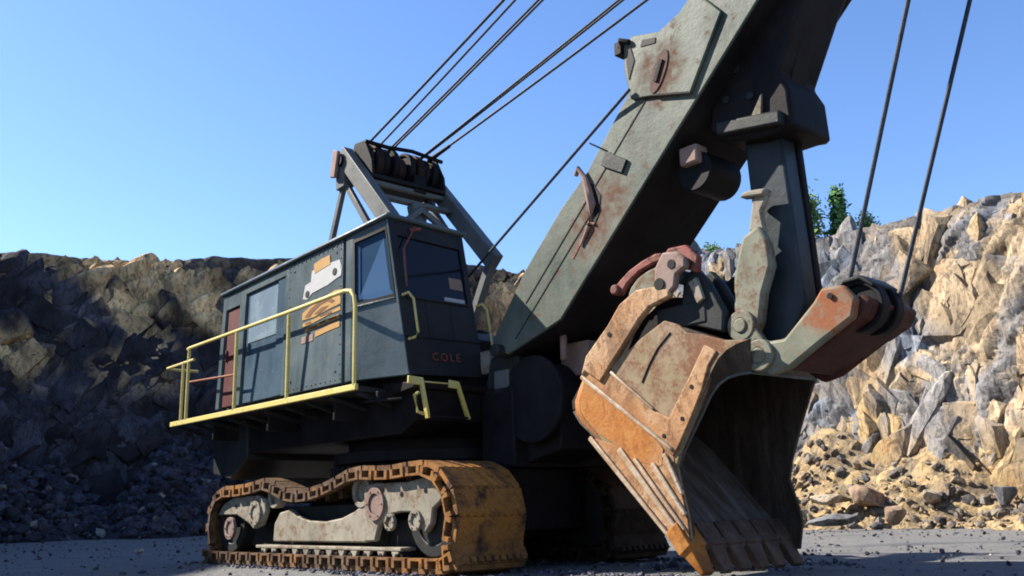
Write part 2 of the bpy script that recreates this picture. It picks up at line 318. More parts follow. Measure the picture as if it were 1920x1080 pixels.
def cliff(name, path, heights, lean, seed, palette, ns, nt, dip, big=(5.0, 3.2), amp=1.0, top_tan=0.0, plateau=45, turn=None, crest=.0):
    """path: ground line of the face (scene units); the face leans back, is broken into dipping blocks and ends in a plateau"""
    P = np.array(path, float); seg = np.r_[0, np.cumsum(np.linalg.norm(np.diff(P, axis=0), axis=1))]
    s = np.linspace(0, seg[-1], ns); bx = np.interp(s, seg, P[:, 0]); by = np.interp(s, seg, P[:, 1]); H = np.interp(s, seg, heights)
    tx = np.gradient(bx); ty = np.gradient(by); k = 25
    pad = lambda q: np.convolve(np.pad(q, k, mode='edge'), np.ones(2 * k + 1) / (2 * k + 1), 'valid')
    tx, ty = pad(tx), pad(ty); ln = np.hypot(tx, ty); nx, ny = ty / ln, -tx / ln     # pointing away (back)
    tv = np.linspace(0, 1, nt); nface = int(nt * .86)
    X = np.zeros((ns, nt, 3))
    edge = vnoise(np.stack([s, s * 0, s * 0], 1), 9.0, seed, 5) - .5
    H = H * (1 + .05 * edge)
    for j in range(nt):
        if j < nface:
            f = j / (nface - 1); z = f * H - .5; back = lean * f * H + crest * max(0, f - .68) * H
        else:
            g = (j - nface + 1) / (nt - nface); z = H - .5 + .12 * g * 3; back = (lean + crest * .32) * H + g ** 2 * plateau + .3
        X[:, j] = np.stack([bx + nx * back, by + ny * back, z], 1)
    Q = X.reshape(-1, 3)
    face = np.repeat((np.arange(nt) < nface)[None], ns, 0).ravel().astype(float)
    # dip the joint sets: rotate sample space
    c_, s_ = math.cos(R(dip)), math.sin(R(dip)); th = math.atan2(P[-1, 1] - P[0, 1], P[-1, 0] - P[0, 0])
    th = th if turn is None else turn
    al = Q[:, 0] * math.cos(th) + Q[:, 1] * math.sin(th); ac = -Q[:, 0] * math.sin(th) + Q[:, 1] * math.cos(th)
    W = np.stack([al * c_ - Q[:, 2] * s_, ac, (al * s_ + Q[:, 2] * c_)], 1)
    W = W + (np.stack([vnoise(W, 6, seed + 1), vnoise(W, 6, seed + 2), vnoise(W, 6, seed + 3)], 1) - .5) * 2.5
    d = np.zeros(len(Q)); tone = np.zeros(len(Q)); crack = np.ones(len(Q))
    for n, (cu, cv, am) in enumerate(((big[0], big[1] * 3.2, 3.0), (2.3, 4.6, 1.7), (1.0, 1.9, .75), (.45, .7, .3))):
        g_, bid, e = facets(W[:, 0] + seed * 3, W[:, 2], cu, cv, seed + n * 31)
        d += am * amp * (g_ + .35)
        tone += (hashn(bid + 11.3) - .5) * (.7, .9, .6, .45)[n]
        crack = np.minimum(crack, np.clip(e * (9, 7, 5, 4)[n] + (.1, .2, .35, .55)[n], 0, 1))
    d += (vnoise(Q, 14, seed + 9, 3) - .5) * 1.6
    d -= (1 - crack) * .12
    f01 = np.clip((Q[:, 2] + .5) / np.repeat(H, nt), 0, 1)
    w = face * np.clip(f01 * 8, 0, 1) + (1 - face) * .15
    D = -d * w
    NX = np.repeat(nx, nt); NY = np.repeat(ny, nt)
    Q = Q + np.stack([NX * D, NY * D, D * 0 + (1 - face) * (vnoise(Q, 3.5, seed + 4) - .5) * 1.6 * 1.0], 1)
    Q[:, 2] += face * (d * .12) * w
    # colour per block
    grey, blue, tan, ochre, dark = [np.array(x) for x in palette]
    zone = vnoise(W * np.array([1, .6, .35]), 6.5, seed + 20, 3) + .22 * tone
    tn = np.clip((zone - .46) * 6, 0, 1)[:, None]
    bl = np.clip((vnoise(W, 4.5, seed + 23, 3) + .3 * tone - .45) * 5, 0, 1)[:, None]
    oc = np.clip((vnoise(W, 7, seed + 27, 3) - .55) * 6, 0, 1)[:, None]
    col = grey * (1 - bl) + blue * bl
    if top_tan: tn = tn * np.clip((f01 - top_tan) * 6, 0, 1)[:, None]
    col = col * (1 - tn) + (tan * (1 - oc) + ochre * oc) * tn
    low = np.clip(1 - f01 * 5, 0, 1)[:, None] * .5
    col = col * (1 - low) + ochre * low * (0 if top_tan else 1) + grey * low * (1 if top_tan else 0)
    dk = np.clip((vnoise(Q, 2.2, seed + 31) - .6) * 6, 0, 1)[:, None] * .75
    col = col * (1 - dk) + dark * dk
    ov = np.clip((f01 - .93) * 14, 0, 1)[:, None]
    col = col * (1 - ov * .6) + np.array((.14, .12, .095)) * ov * .6
    col = col * (.72 + .28 * crack[:, None]) * (1 + .22 * tone[:, None])
    o = grid_mesh(name, Q * K, ns, nt, M['rock'], np.clip(col, .006, .8))
    return tag(o, kind='structure')

def block_library(n, sub, seed):
    lib = []; rs = np.random.default_rng(seed)
    b = bmesh.new(); bmesh.ops.create_icosphere(b, subdivisions=sub, radius=1.25); P0 = np.array([v.co[:] for v in b.verts]); T0 = np.array([[v.index for v in f.verts] for f in b.faces]); b.free()
    for _ in range(n):
        p = P0.copy(); planes = []
        for ax in range(3):
            for sg in (-1, 1):
                nv = rs.normal(size=3) * .17; nv[ax] += sg; planes.append((nv / np.linalg.norm(nv), rs.uniform(.52, .8)))
        for _k in range(4):
            nv = rs.normal(size=3); planes.append((nv / np.linalg.norm(nv), rs.uniform(.62, .9)))
        for _r in range(3):
            for nv, dc in planes: p = p - np.outer(np.clip(p @ nv - dc, 0, None), nv)
        lib.append(p)
    return lib, T0
def cliff_blocks(name, path, heights, lean, seed, palette, n, dip, side, rlo, rhi, tan_thr=.5, tan_from=0.0, crest=0.0, power=2.2, smin=0.0, smax=1.0, out=0.0, contrast=.3, capk=.9, flatn=.2):
    """joint-bounded blocks standing proud of the face; all share the dip of the bedding with some scatter"""
    P = np.array(path, float); seg = np.r_[0, np.cumsum(np.linalg.norm(np.diff(P, axis=0), axis=1))]; rs = np.random.default_rng(seed)
    grey, blue, tan, ochre, dark = [np.array(x) for x in palette]
    big_lib, bigT = block_library(16, 3, seed); sm_lib, smT = block_library(20, 2, seed + 1)
    u = rs.uniform(smin, smax, n) * seg[-1]; f = rs.uniform(0.0, 1.0, n) ** .9
    bx = np.interp(u, seg, P[:, 0]); by = np.interp(u, seg, P[:, 1]); H = np.interp(u, seg, heights)
    i = np.clip(np.searchsorted(seg, u), 1, len(P) - 1); D = P[i] - P[i - 1]; D /= np.linalg.norm(D, axis=1)[:, None]
    back = lean * f * H + crest * np.maximum(0, f - .68) * H
    C = np.stack([bx + D[:, 1] * back, by - D[:, 0] * back, f * H - .3], 1)
    r = rlo + (rhi - rlo) * rs.random(n) ** power
    C[:, 2] = np.minimum(C[:, 2], H - r * (capk + .5 * rs.random(n)))
    VV, FF, TT, RR = [], [], [], []; off = 0
    for k in range(n):
        big = r[k] > rhi * .4; lib, T = (big_lib, bigT) if big else (sm_lib, smT); p = lib[rs.integers(len(lib))]
        t_ = np.array((D[k, 0], D[k, 1], 0)); nr = np.array((-D[k, 1], D[k, 0], 0)); z = np.array((0, 0, 1.0))
        an = R(dip + rs.normal() * 13 + (90 if rs.random() < .12 else 0)); ax1 = z * math.cos(an) + t_ * side * math.sin(an); ax2 = t_ * math.cos(an) - z * side * math.sin(an)
        n2 = nr + ax2 * rs.normal() * flatn + ax1 * rs.normal() * flatn * .6; n2 /= np.linalg.norm(n2)
        sc_ = np.array((rs.uniform(.9, 2.0), rs.uniform(.5, 1.05), rs.uniform(.6, .85))) * r[k]
        q = (p[:, :1] * sc_[0]) * ax1 + (p[:, 1:2] * sc_[1]) * ax2 + (p[:, 2:] * sc_[2]) * n2
        q = q + C[k] + nr * (rs.uniform(-.45, .12) * r[k] + out)
        VV.append(q); FF.append(T + off); off += len(p)
        TT.append(np.full(len(p), 1.7 * dark.mean() / grey.mean() if rs.random() < .06 else .72 + .5 * rs.random())); RR.append(np.full(len(p), rs.normal() * .045))
    VV = np.concatenate(VV); FF = np.concatenate(FF); TT = np.concatenate(TT)[:, None]; RR = np.concatenate(RR)
    al = VV[:, 0] * D[0, 0] + VV[:, 1] * D[0, 1]
    W = np.stack([al * .9 * side * -1 - VV[:, 2] * .75, (al * side * -.6 + VV[:, 2]) * .4, al * 0], 1)
    zone = vnoise(W, 5.0, seed + 20, 4) + RR * .8; z2 = vnoise(VV, 4.0, seed + 23, 4) + RR; z3 = vnoise(VV, 6, seed + 27, 3)
    Hh = np.clip(VV[:, 2] / H.mean(), 0, 1)
    tn = np.clip((zone - tan_thr) * 14, 0, 1) * (np.clip((Hh - tan_from) * 9, 0, 1) if tan_from else 1); tn = tn[:, None]
    bl = np.clip((z2 - .48) * 9, 0, 1)[:, None]; oc = np.clip((z3 - .54) * 9, 0, 1)[:, None]
    CC = (grey * (1 - bl) + blue * bl) * (1 - tn) + (tan * (1 - oc) + ochre * oc) * tn
    bg = vnoise(W * np.array([1, 1.4, 1]), 3.2, seed + 51, 3)[:, None]; CC = CC * (1 + contrast * np.clip((bg - .5) * 5, -1, 1))
    CC = CC * TT * (.75 + .5 * vnoise(VV, 1.1, seed + 3, 3)[:, None])
    VV = VV + (np.stack([vnoise(VV, .5, seed + q_, 2) for q_ in (1, 2, 3)], 1) - .5) * .16
    me = bpy.data.meshes.new(name); me.vertices.add(len(VV)); me.vertices.foreach_set('co', (VV * K).astype(np.float32).ravel())
    me.loops.add(FF.size); me.loops.foreach_set('vertex_index', FF.astype(np.int32).ravel())
    me.polygons.add(len(FF)); me.polygons.foreach_set('loop_start', np.arange(0, FF.size, 3, dtype=np.int32)); me.update(calc_edges=True); me.validate()
    at = me.color_attributes.new('rock', 'FLOAT_COLOR', 'POINT'); at.data.foreach_set('color', np.concatenate([CC, np.ones((len(CC), 1))], 1).astype(np.float32).ravel())
    me.materials.append(M['rock']); me.polygons.foreach_set('use_smooth', [True] * len(me.polygons)); me.set_sharp_from_angle(angle=R(16))
    o = bpy.data.objects.new(name, me); COL.objects.link(o); return tag(o, kind='structure')
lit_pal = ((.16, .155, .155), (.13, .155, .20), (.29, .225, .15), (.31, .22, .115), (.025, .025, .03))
dark_pal = ((.024, .022, .028), (.052, .052, .070), (.40, .28, .15), (.14, .10, .065), (.010, .010, .014))  # the wall's shade and sunlit tan ledges are worked into these tones
SHP = [(20, 92), (5, 87), (-12, 80), (-30, 72), (-40, 67.5), (-48, 60), (-51, 48), (-50, 30), (-50, 5)]
SHH = [25, 24, 23.8, 22.2, 21.8, 31, 40.5, 41, 41]  # unseen left end raised high so its shadow falls on the floor
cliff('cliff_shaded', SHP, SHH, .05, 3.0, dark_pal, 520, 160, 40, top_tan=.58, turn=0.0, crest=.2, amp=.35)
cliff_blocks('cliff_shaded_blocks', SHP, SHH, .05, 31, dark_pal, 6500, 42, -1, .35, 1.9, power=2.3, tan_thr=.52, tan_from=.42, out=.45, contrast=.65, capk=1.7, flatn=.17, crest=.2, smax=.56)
LTP = [(52, -8), (34, 14), (24.5, 31), (20.5, 40), (14.8, 50), (9, 62), (4, 75), (1, 86)]
LTH = [12, 12.5, 13.6, 14.8, 15.8, 18.5, 21, 23]
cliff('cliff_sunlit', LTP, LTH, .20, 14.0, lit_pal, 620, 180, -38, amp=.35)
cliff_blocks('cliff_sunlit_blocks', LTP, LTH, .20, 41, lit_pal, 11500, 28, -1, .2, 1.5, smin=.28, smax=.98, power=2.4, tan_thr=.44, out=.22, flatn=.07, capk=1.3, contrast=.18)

# ------------------------------------------------------------------ ground
t = NT('quarry_floor')
n1 = t.noise(.16, 8, .65, sc=(1, 1.6, 1)); n2 = t.noise(1.6, 8, .7); n3 = t.noise(14, 6, .75); n4 = t.noise(.5, 6, .6, sc=(.35, 2.2, 1), rot=(0, 0, R(12)))
c = t.ramp(n1, [(.3, (.07, .072, .08)), (.55, (.115, .118, .125)), (.75, (.155, .15, .142))])
n5 = t.noise(.35, 7, .6, sc=(.12, 3.2, 1), rot=(0, 0, R(-6)))
c = t.mix(t.math('MULTIPLY', t.val(n4, .48, .7), .6), c, (.20, .195, .185))
c = t.mix(t.math('MULTIPLY', t.val(n5, .50, .60), .6), c, (.075, .075, .08)); c = t.mix(t.math('MULTIPLY', t.val(n5, .40, .34), .5), c, (.24, .235, .22))
c = t.mix(t.math('MULTIPLY', t.val(n2, .52, .68), .5), c, (.08, .08, .088))
c = t.mix(t.math('MULTIPLY', t.val(n3, .5, .62), .5), c, (.06, .06, .065))
t.bump(t.math('ADD', t.math('MULTIPLY', n2, .5), t.math('MULTIPLY', n3, .5)), 1.0, .12)
M['ground'] = t.out(c, .92, 0, .2)
def near_grid():
    nx, ny = 260, 300
    x = np.linspace(-70, 60, nx); y = np.linspace(-20, 95, ny); X, Y = np.meshgrid(x, y, indexing='ij')
    P = np.stack([X.ravel(), Y.ravel(), np.zeros(X.size)], 1)
    z = (vnoise(P, 6, 2, 4) - .5) * .18 + (vnoise(P, .9, 5, 3) - .5) * .10 + (vnoise(P * np.array((.18, 1.6, 1)), 1.6, 15, 3) - .5) * .12
    # keep it flat where the machine stands
    O = np.array((-1.94, 23.1)); dd = np.hypot(P[:, 0] - O[0], P[:, 1] - O[1]); flat_ = np.clip((dd - 4) / 8, .15, 1)
    P[:, 2] = z * flat_ - .04
    return P, nx, ny
P, nx, ny = near_grid()
gr = grid_mesh('ground', P * K, nx, ny, M['ground'], flip=False, smooth=180); tag(gr, kind='structure')
bm = newbm()
for sx in (-1, 1):
    pass
v = [bm.verts.new(p) for p in ((-900, -900, -.25), (900, -900, -.25), (900, 900, -.25), (-900, 900, -.25))]; bm.faces.new(v)
tag(finish('outer_ground', bm, 'ground'), kind='structure')

# ------------------------------------------------------------------ rubble
def rock_verts(r, seed, flatten=.75):
    rs = np.random.default_rng(seed); b = bmesh.new(); bmesh.ops.create_icosphere(b, subdivisions=1, radius=1)
    pts = np.array([v.co[:] for v in b.verts]); tris = [[v.index for v in f.verts] for f in b.faces]; b.free()
    for k in range(7):                       # cut with random planes: angular blocks
        n = rs.normal(size=3); n /= np.linalg.norm(n); dcut = rs.uniform(.45, .8); dt = pts @ n
        pts = pts - np.outer(np.clip(dt - dcut, 0, None), n)
    pts *= np.array([rs.uniform(.8, 1.3), rs.uniform(.7, 1.0), rs.uniform(.5, .8) * flatten / .75])
    return pts * r, tris
def rock_field(name, spots, colf, label_kind):
    Vt, F, Cc = [], [], []; lib = [rock_verts(1, 100 + i) for i in range(14)]; off = 0
    for (x, y, z, r) in spots:
        p, tr = lib[rng.integers(14)]; e = Euler(rng.uniform(-1.2, 1.2, 3) * np.array([.7, .7, 3])).to_matrix()
        q = (p * r) @ np.array(e).T + np.array((x, y, z)); Vt.append(q); F += [[i + off for i in f] for f in tr]
        off += len(q); cc = colf(x, y, z); Cc.append(np.repeat([cc], len(q), 0))
    me = bpy.data.meshes.new(name); me.from_pydata((np.concatenate(Vt) * K).tolist(), [], F); me.materials.append(M['rock'])
    at = me.color_attributes.new('rock', 'FLOAT_COLOR', 'POINT'); C4 = np.concatenate(Cc); C4 = np.concatenate([C4, np.ones((len(C4), 1))], 1)
    at.data.foreach_set('color', C4.astype(np.float32).ravel())
    o = bpy.data.objects.new(name, me); COL.objects.link(o); return tag(o, kind='stuff')
def talus(path, depth, height, n, rmin, rmax, inward):
    P = np.array(path, float); seg = np.r_[0, np.cumsum(np.linalg.norm(np.diff(P, axis=0), axis=1))]; out = []
    for _ in range(n):
        s = rng.uniform(0, seg[-1]); x = np.interp(s, seg, P[:, 0]); y = np.interp(s, seg, P[:, 1])
        i = min(np.searchsorted(seg, s), len(P) - 1); d = P[i] - P[i - 1]; d = d / np.linalg.norm(d); nn = np.array((d[1], -d[0])) * inward
        u = rng.beta(1.2, 1.5); hv = height * (1 + .35 * math.sin(s * .35) + .25 * math.sin(s * .9 + 2))
        w = depth * (1 + .2 * math.sin(s * .5 + 1))
        px, py = P0 = np.array((x, y)) + nn * w * u
        z = hv * (1 - u) ** 1.3
        r = rmin + (rmax - rmin) * rng.random() ** 4
        out.append((px, py, z + r * .15, r))
    return out
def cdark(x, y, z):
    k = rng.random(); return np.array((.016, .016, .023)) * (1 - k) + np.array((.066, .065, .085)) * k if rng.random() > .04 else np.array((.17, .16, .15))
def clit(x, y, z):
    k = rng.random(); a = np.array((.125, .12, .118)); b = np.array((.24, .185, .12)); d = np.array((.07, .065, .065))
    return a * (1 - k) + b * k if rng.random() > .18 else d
def talus_sheet(name, path, depth, height, inward, seed, colr):
    P = np.array(path, float); seg = np.r_[0, np.cumsum(np.linalg.norm(np.diff(P, axis=0), axis=1))]
    ns, nt = 420, 60; s = np.linspace(0, seg[-1], ns); x = np.interp(s, seg, P[:, 0]); y = np.interp(s, seg, P[:, 1])
    tx = np.gradient(x); ty = np.gradient(y); l = np.hypot(tx, ty); nx_, ny_ = ty / l * inward, -tx / l * inward
    hv = height * (1 + .35 * np.sin(s * .35) + .25 * np.sin(s * .9 + 2)); w = depth * (1 + .2 * np.sin(s * .5 + 1))
    X = np.zeros((ns, nt, 3))
    for j in range(nt):
        u = -.5 + 1.55 * j / (nt - 1); X[:, j] = np.stack([x + nx_ * w * u, y + ny_ * w * u, hv * min(1.0, max(0, 1 - u)) ** 1.3 - .12 * max(0, u - .9) * 10], 1)
    Q = X.reshape(-1, 3); bid, bv, e = worley(Q, .8, seed); b2, bv2, e2 = worley(Q, .35, seed + 9)
    Q[:, 2] += (hashn(bid) - .4) * .3 * np.clip(e * 3, .2, 1) + (hashn(b2) - .5) * .18 + (vnoise(Q, 3, seed) - .5) * .5
    col = np.array(colr[0]) * (1 - hashn(bid)[:, None]) + np.array(colr[1]) * hashn(bid)[:, None]
    o = grid_mesh(name, Q * K, ns, nt, M['rock'], col, smooth=25); return tag(o, kind='structure')
LP = [(0, 78), (-20, 74), (-34, 71), (-42, 64), (-48, 52), (-47, 34)]
RP = [(36, 12), (25.5, 30), (20.6, 39), (15.4, 48.5), (10.5, 58), (5, 71)]
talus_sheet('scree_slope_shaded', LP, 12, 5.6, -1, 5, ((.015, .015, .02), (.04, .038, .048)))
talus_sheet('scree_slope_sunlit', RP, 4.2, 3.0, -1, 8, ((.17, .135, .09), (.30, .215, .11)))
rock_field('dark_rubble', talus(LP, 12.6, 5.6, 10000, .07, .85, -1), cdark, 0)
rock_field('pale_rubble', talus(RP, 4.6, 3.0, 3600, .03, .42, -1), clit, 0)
rock_field('ground_stones', [(rng.uniform(-45, 20), rng.uniform(14, 64), -.02, .02 + .10 * rng.random() ** 3) for _ in range(2600)], cdark, 0)

def gravel_near():
    out = []
    for _ in range(2600):
        a_ = rng.uniform(-7, 9); side_ = rng.choice([3.05, 1.2, -1.2, -3.1]) + rng.normal() * .22 ; r_ = .02 + .07 * rng.random() ** 3
        out.append((-1.944 + .669 * a_ - .743 * side_, 23.1 - .743 * a_ - .669 * side_, -.02, r_))
    for _ in range(3000):
        yy = rng.uniform(11, 46); out.append((yy * rng.uniform(-.6, .6), yy, -.03, .012 + .06 * rng.random() ** 4))
    return out
rock_field('loose_gravel', gravel_near(), lambda x, y, z: cdark(x, y, z) * 1.8, 0)
def boulder(x, y, z, r, seed, col, label, scale=(1, 1, 1), rz=0, group=None):
    b = newbm(); bmesh.ops.create_icosphere(b, subdivisions=4, radius=1); rs = np.random.default_rng(seed)
    pts = np.array([v.co[:] for v in b.verts])
    for k in range(13):
        n = rs.normal(size=3); n /= np.linalg.norm(n); dc = rs.uniform(.42, .72); dt = pts @ n; pts = pts - np.outer(np.clip(dt - dc, 0, None), n)
    pts += (vnoise(pts * 2 + seed, .5, seed, 3)[:, None] - .5) * .10 * pts
    pts *= np.array(scale) * r
    for v, p in zip(b.verts, pts): v.co = Vector(p * K)
    me = bpy.data.meshes.new('boulder'); b.to_mesh(me); b.free(); me.materials.append(M['rock'])
    at = me.color_attributes.new('rock', 'FLOAT_COLOR', 'POINT'); at.data.foreach_set('color', np.tile((*col, 1), len(me.vertices)).astype(np.float32))
    for p in me.polygons: p.use_smooth = True
    me.set_sharp_from_angle(angle=R(14))
    o = bpy.data.objects.new('boulder', me); COL.objects.link(o); o.location = (x * K, y * K, z * K); o.rotation_euler = (0, 0, rz)
    return tag(o, label, 'boulder', group)
B_TAN, B_PALE, B_GREY, B_DARK = (.22, .155, .11), (.34, .29, .22), (.13, .135, .145), (.07, .07, .075)
boulder(15.3, 42.0, 1.25, .95, 3, B_TAN, 'big rounded tan boulder at the foot of the sunlit cliff, right of the dipper', (1.0, .9, .85))
boulder(13.7, 42.5, 1.25, .85, 4, B_PALE, 'long pale slab of rock lying against the big tan boulder', (1.7, .9, .45), .1)
boulder(15.35, 39.6, .42, .62, 5, B_TAN, 'smaller ochre boulder in front of the big tan boulder, at the edge of the floor', (1.0, .9, .9))
boulder(13.1, 39.8, .42, .85, 6, B_GREY, 'flat dark grey slab below the pale slab, right beside the dipper', (1.5, .8, .42), -.1)
boulder(14.1, 38.3, .12, .30, 7, B_DARK, 'small dark stone between the grey slab and the ochre boulder', (1.1, .9, .8))
boulder(19.0, 37.6, 1.15, .62, 8, B_GREY, 'upright blue-grey block in the scree near the right edge', (.9, .8, 1.2), .4)
boulder(17.2, 40.0, 1.2, .5, 9, B_PALE, 'pale angular block halfway between the tan boulder and the right edge', (1.1, .9, .8), .8)
boulder(-13.2, 33.7, .05, .17, 10, B_PALE, 'pale small stone on the shaded floor left of the crawler', (1.3, .9, .7))
boulder(-9.9, 34.6, .05, .15, 11, B_GREY, 'grey small stone on the floor close to the rear of the crawler', (1.2, .9, .7))
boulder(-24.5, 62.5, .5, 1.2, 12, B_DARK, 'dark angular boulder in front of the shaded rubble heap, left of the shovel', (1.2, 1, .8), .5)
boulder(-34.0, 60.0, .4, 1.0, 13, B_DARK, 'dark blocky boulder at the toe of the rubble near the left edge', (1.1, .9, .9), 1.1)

# ------------------------------------------------------------------ trees on the quarry rim
t = NT('leaf_green'); M['leaf'] = t.out(t.ramp(t.noise(1.5, 3), [(.3, (.08, .16, .04)), (.7, (.22, .33, .09))]), .7, 0, .2)
t.p.inputs['Subsurface Weight'].default_value = 0
t = NT('dark_needle_green'); M['needle'] = t.out(t.ramp(t.noise(1.5, 3), [(.3, (.05, .13, .045)), (.7, (.13, .26, .08))]), .7, 0, .2)
t = NT('tree_bark'); M['bark'] = t.out(t.ramp(t.noise(6, 4), [(.3, (.08, .06, .045)), (.7, (.18, .14, .10))]), .9, 0, .1)
def tree(name, x, y, z, h, w, kind, mat, label, seed):
    rs = random.Random(seed); root = bpy.data.objects.new(name, None); COL.objects.link(root); root.location = (x * K, y * K, z * K)
    tag(root, label, 'tree', 'trees on the quarry rim')
    b = newbm(); tube(b, [(0, 0, -.4), (rs.uniform(-.1, .1), 0, h * .5), (0, 0, h * .95)], [.045 * h * .6, .03 * h * .6, .01 * h * .3], 7)
    limbs = []
    n = 34 if kind == 'spruce' else 24
    for i in range(n):
        f = .15 + .8 * i / n; an = i * 2.4 + rs.random()
        rr = w * (1 - f) ** .75 * rs.uniform(.7, 1.1) if kind == 'spruce' else w * math.sin(math.pi * min(1, f * .95)) ** .7 * rs.uniform(.6, 1.05)
        up = -.1 * rr if kind == 'spruce' else .5 * rr
        e = (math.cos(an) * rr, math.sin(an) * rr, h * f + up); tube(b, [(0, 0, h * f), e], [.02 * h * .25, .004 * h * .25], 5); limbs.append(((0, 0, h * f), e))
    finish('trunk', b, 'bark', root)
    b = newbm()
    for p, e in limbs:
        for k in range(95):
            q = rs.random() ** .6; c0 = [p[i] + (e[i] - p[i]) * q + rs.gauss(0, .055 * h * (.6 if kind == 'spruce' else 1)) * .8 for i in range(3)]
            sz = h * rs.uniform(.010, .024); u = Vector([rs.gauss(0, 1) for _ in range(3)]).normalized(); v_ = u.orthogonal().normalized() * sz * K; u *= sz * K * 1.4
            C0 = V(c0); b.faces.new([b.verts.new(C0 - u), b.verts.new(C0 + v_), b.verts.new(C0 + u), b.verts.new(C0 - v_)])
    me = bpy.data.meshes.new('crown'); b.to_mesh(me); b.free(); me.materials.append(M[mat]); o = bpy.data.objects.new('crown', me); COL.objects.link(o); o.parent = root
tree('birch_tree', 19.7, 62, 15.2, 7.5, 1.2, 'birch', 'leaf', 'bright green leafy tree on the rim just right of the dipper handle', 1)
tree('birch_tree', 20.9, 63, 15.2, 6.9, 1.1, 'birch', 'leaf', 'lower leafy tree on the rim between the bright green tree and the lone spruce', 2)
tree('spruce_tree', 22.7, 62, 15.2, 7.4, 1.1, 'spruce', 'needle', 'pointed spruce standing alone on the rim left of the hoist ropes', 3)
tree('birch_tree', 24.6, 62, 15.5, 5.0, .7, 'birch', 'needle', 'small dark tree on the rim directly behind the near hoist rope', 4)
tree('birch_tree', 14.3, 64, 15.4, 3.6, 1.0, 'birch', 'leaf', 'green tree top seen between the boom and the dipper handle', 5)

# ================================================================== POWER SHOVEL
shovel = bpy.data.objects.new('power_shovel', None); COL.objects.link(shovel)
shovel.location = (-1.944 * K, 23.10 * K, 0); shovel.rotation_euler = (0, 0, math.atan2(-.743, .669))
tag(shovel, 'grey-green mining shovel on rusty crawler tracks with its rusty dipper resting on the ground', 'mining shovel')

# ---- crawlers
raw = [(3.75, .0), (4.32, .30), (4.52, .62), (4.60, .95), (4.57, 1.25), (4.44, 1.60), (4.12, 1.93), (3.56, 2.13), (2.9, 2.12), (2.2, 2.08), (1.5, 2.13), (.9, 2.11), (.3, 1.95), (-.4, 1.80), (-1.2, 1.72), (-1.9, 1.78), (-2.5, 1.98), (-3.0, 2.06), (-3.6, 1.98), (-4.5, 1.93), (-5.3, 1.92), (-5.82, 1.70), (-6.08, 1.25), (-6.1, .75), (-5.85, .22), (-5.4, .0)]
def catmull(P, n=8):
    P = np.array(P); out = []
    for i in range(len(P)):
        p0, p1, p2, p3 = P[i - 1], P[i], P[(i + 1) % len(P)], P[(i + 2) % len(P)]
        for k in range(n):
            t_ = k / n; out.append(.5 * ((2 * p1) + (-p0 + p2) * t_ + (2 * p0 - 5 * p1 + 4 * p2 - p3) * t_ ** 2 + (-p0 + 3 * p1 - 3 * p2 + p3) * t_ ** 3))
    return np.array(out)
loop = catmull(raw); loop[:, 1] = np.maximum(loop[:, 1], 0)
dl = np.r_[0, np.cumsum(np.linalg.norm(np.diff(np.r_[loop, loop[:1]], axis=0), axis=1))]
NSH = 46
SH = []
for i in range(NSH):
    s = (i + .30) * dl[-1] / NSH; h_ = dl[-1] / NSH / 2
    f = lambda q: np.array([np.interp(q % dl[-1], dl, np.r_[loop[:, k], loop[0, k]]) for k in (0, 1)])
    a_, b_ = f(s - h_), f(s + h_); SH.append(((a_ + b_) / 2, math.atan2(*(b_ - a_)[::-1])))
pit = dl[-1] / NSH
def shoe_mesh(mat):
    b = newbm(); w = .85; p = pit / 2     # local: +a along travel, z>0 is inwards (loop runs counter-clockwise seen from near side)
    box(b, -p + .035, p - .035, -w, w, 0.0, .10)
    box(b, -p + .0, -p + .07, -w * .97, w * .97, .02, .085)
    for k in range(9):                     # hinge knuckles
        y0 = -w + .04 + k * (2 * w - .08) / 9
        box(b, p - .08, p + .045, y0, y0 + .11, .015, .125)
    for s_ in (-1, 1):                      # side lugs with open pockets
        box(b, -p + .04, -p + .13, s_ * w - .09, s_ * w + .09, .10, .24)
        box(b, p - .15, p - .06, s_ * w - .09, s_ * w + .09, .10, .24)
        box(b, -p + .04, p - .06, s_ * w - .09, s_ * w + .09, .2405, .285)
    box(b, -.09, .09, -.22, .22, .10, .30)
    bmesh.ops.recalc_face_normals(b, faces=b.faces)
    me = bpy.data.meshes.new('track_shoe'); b.to_mesh(me); b.free(); me.materials.append(M[mat]); return me
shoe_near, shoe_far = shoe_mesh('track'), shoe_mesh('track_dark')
midpanel = [(-2.75, .55), (-2.71, .96), (-2.45, 1.22), (-1.95, 1.28), (-1.61, 1.13), (-1.06, 1.02), (-.38, .99), (.31, 1.06), (.85, 1.20), (1.11, 1.32), (1.30, 1.45), (1.30, .55)]
frontarm = [(1.30, 1.70), (1.75, 1.76), (2.4, 1.74), (2.9, 1.74), (3.4, 1.80), (3.80, 1.74), (4.02, 1.62), (4.06, 1.42), (3.9, 1.30), (3.72, 1.20), (3.66, .92), (3.46, .74), (3.30, .86), (3.18, 1.15), (2.63, 1.15), (2.2, 1.1), (1.87, .90), (1.74, .58), (1.33, .58), (1.36, 1.2)]
reararm = [(-5.68, 1.2), (-5.35, 1.47), (-4.81, 1.63), (-4.03, 1.64), (-3.54, 1.65), (-3.09, 1.56), (-3.01, 1.27), (-3.26, .92), (-3.65, .84), (-3.86, .97), (-4.58, 1.19)]
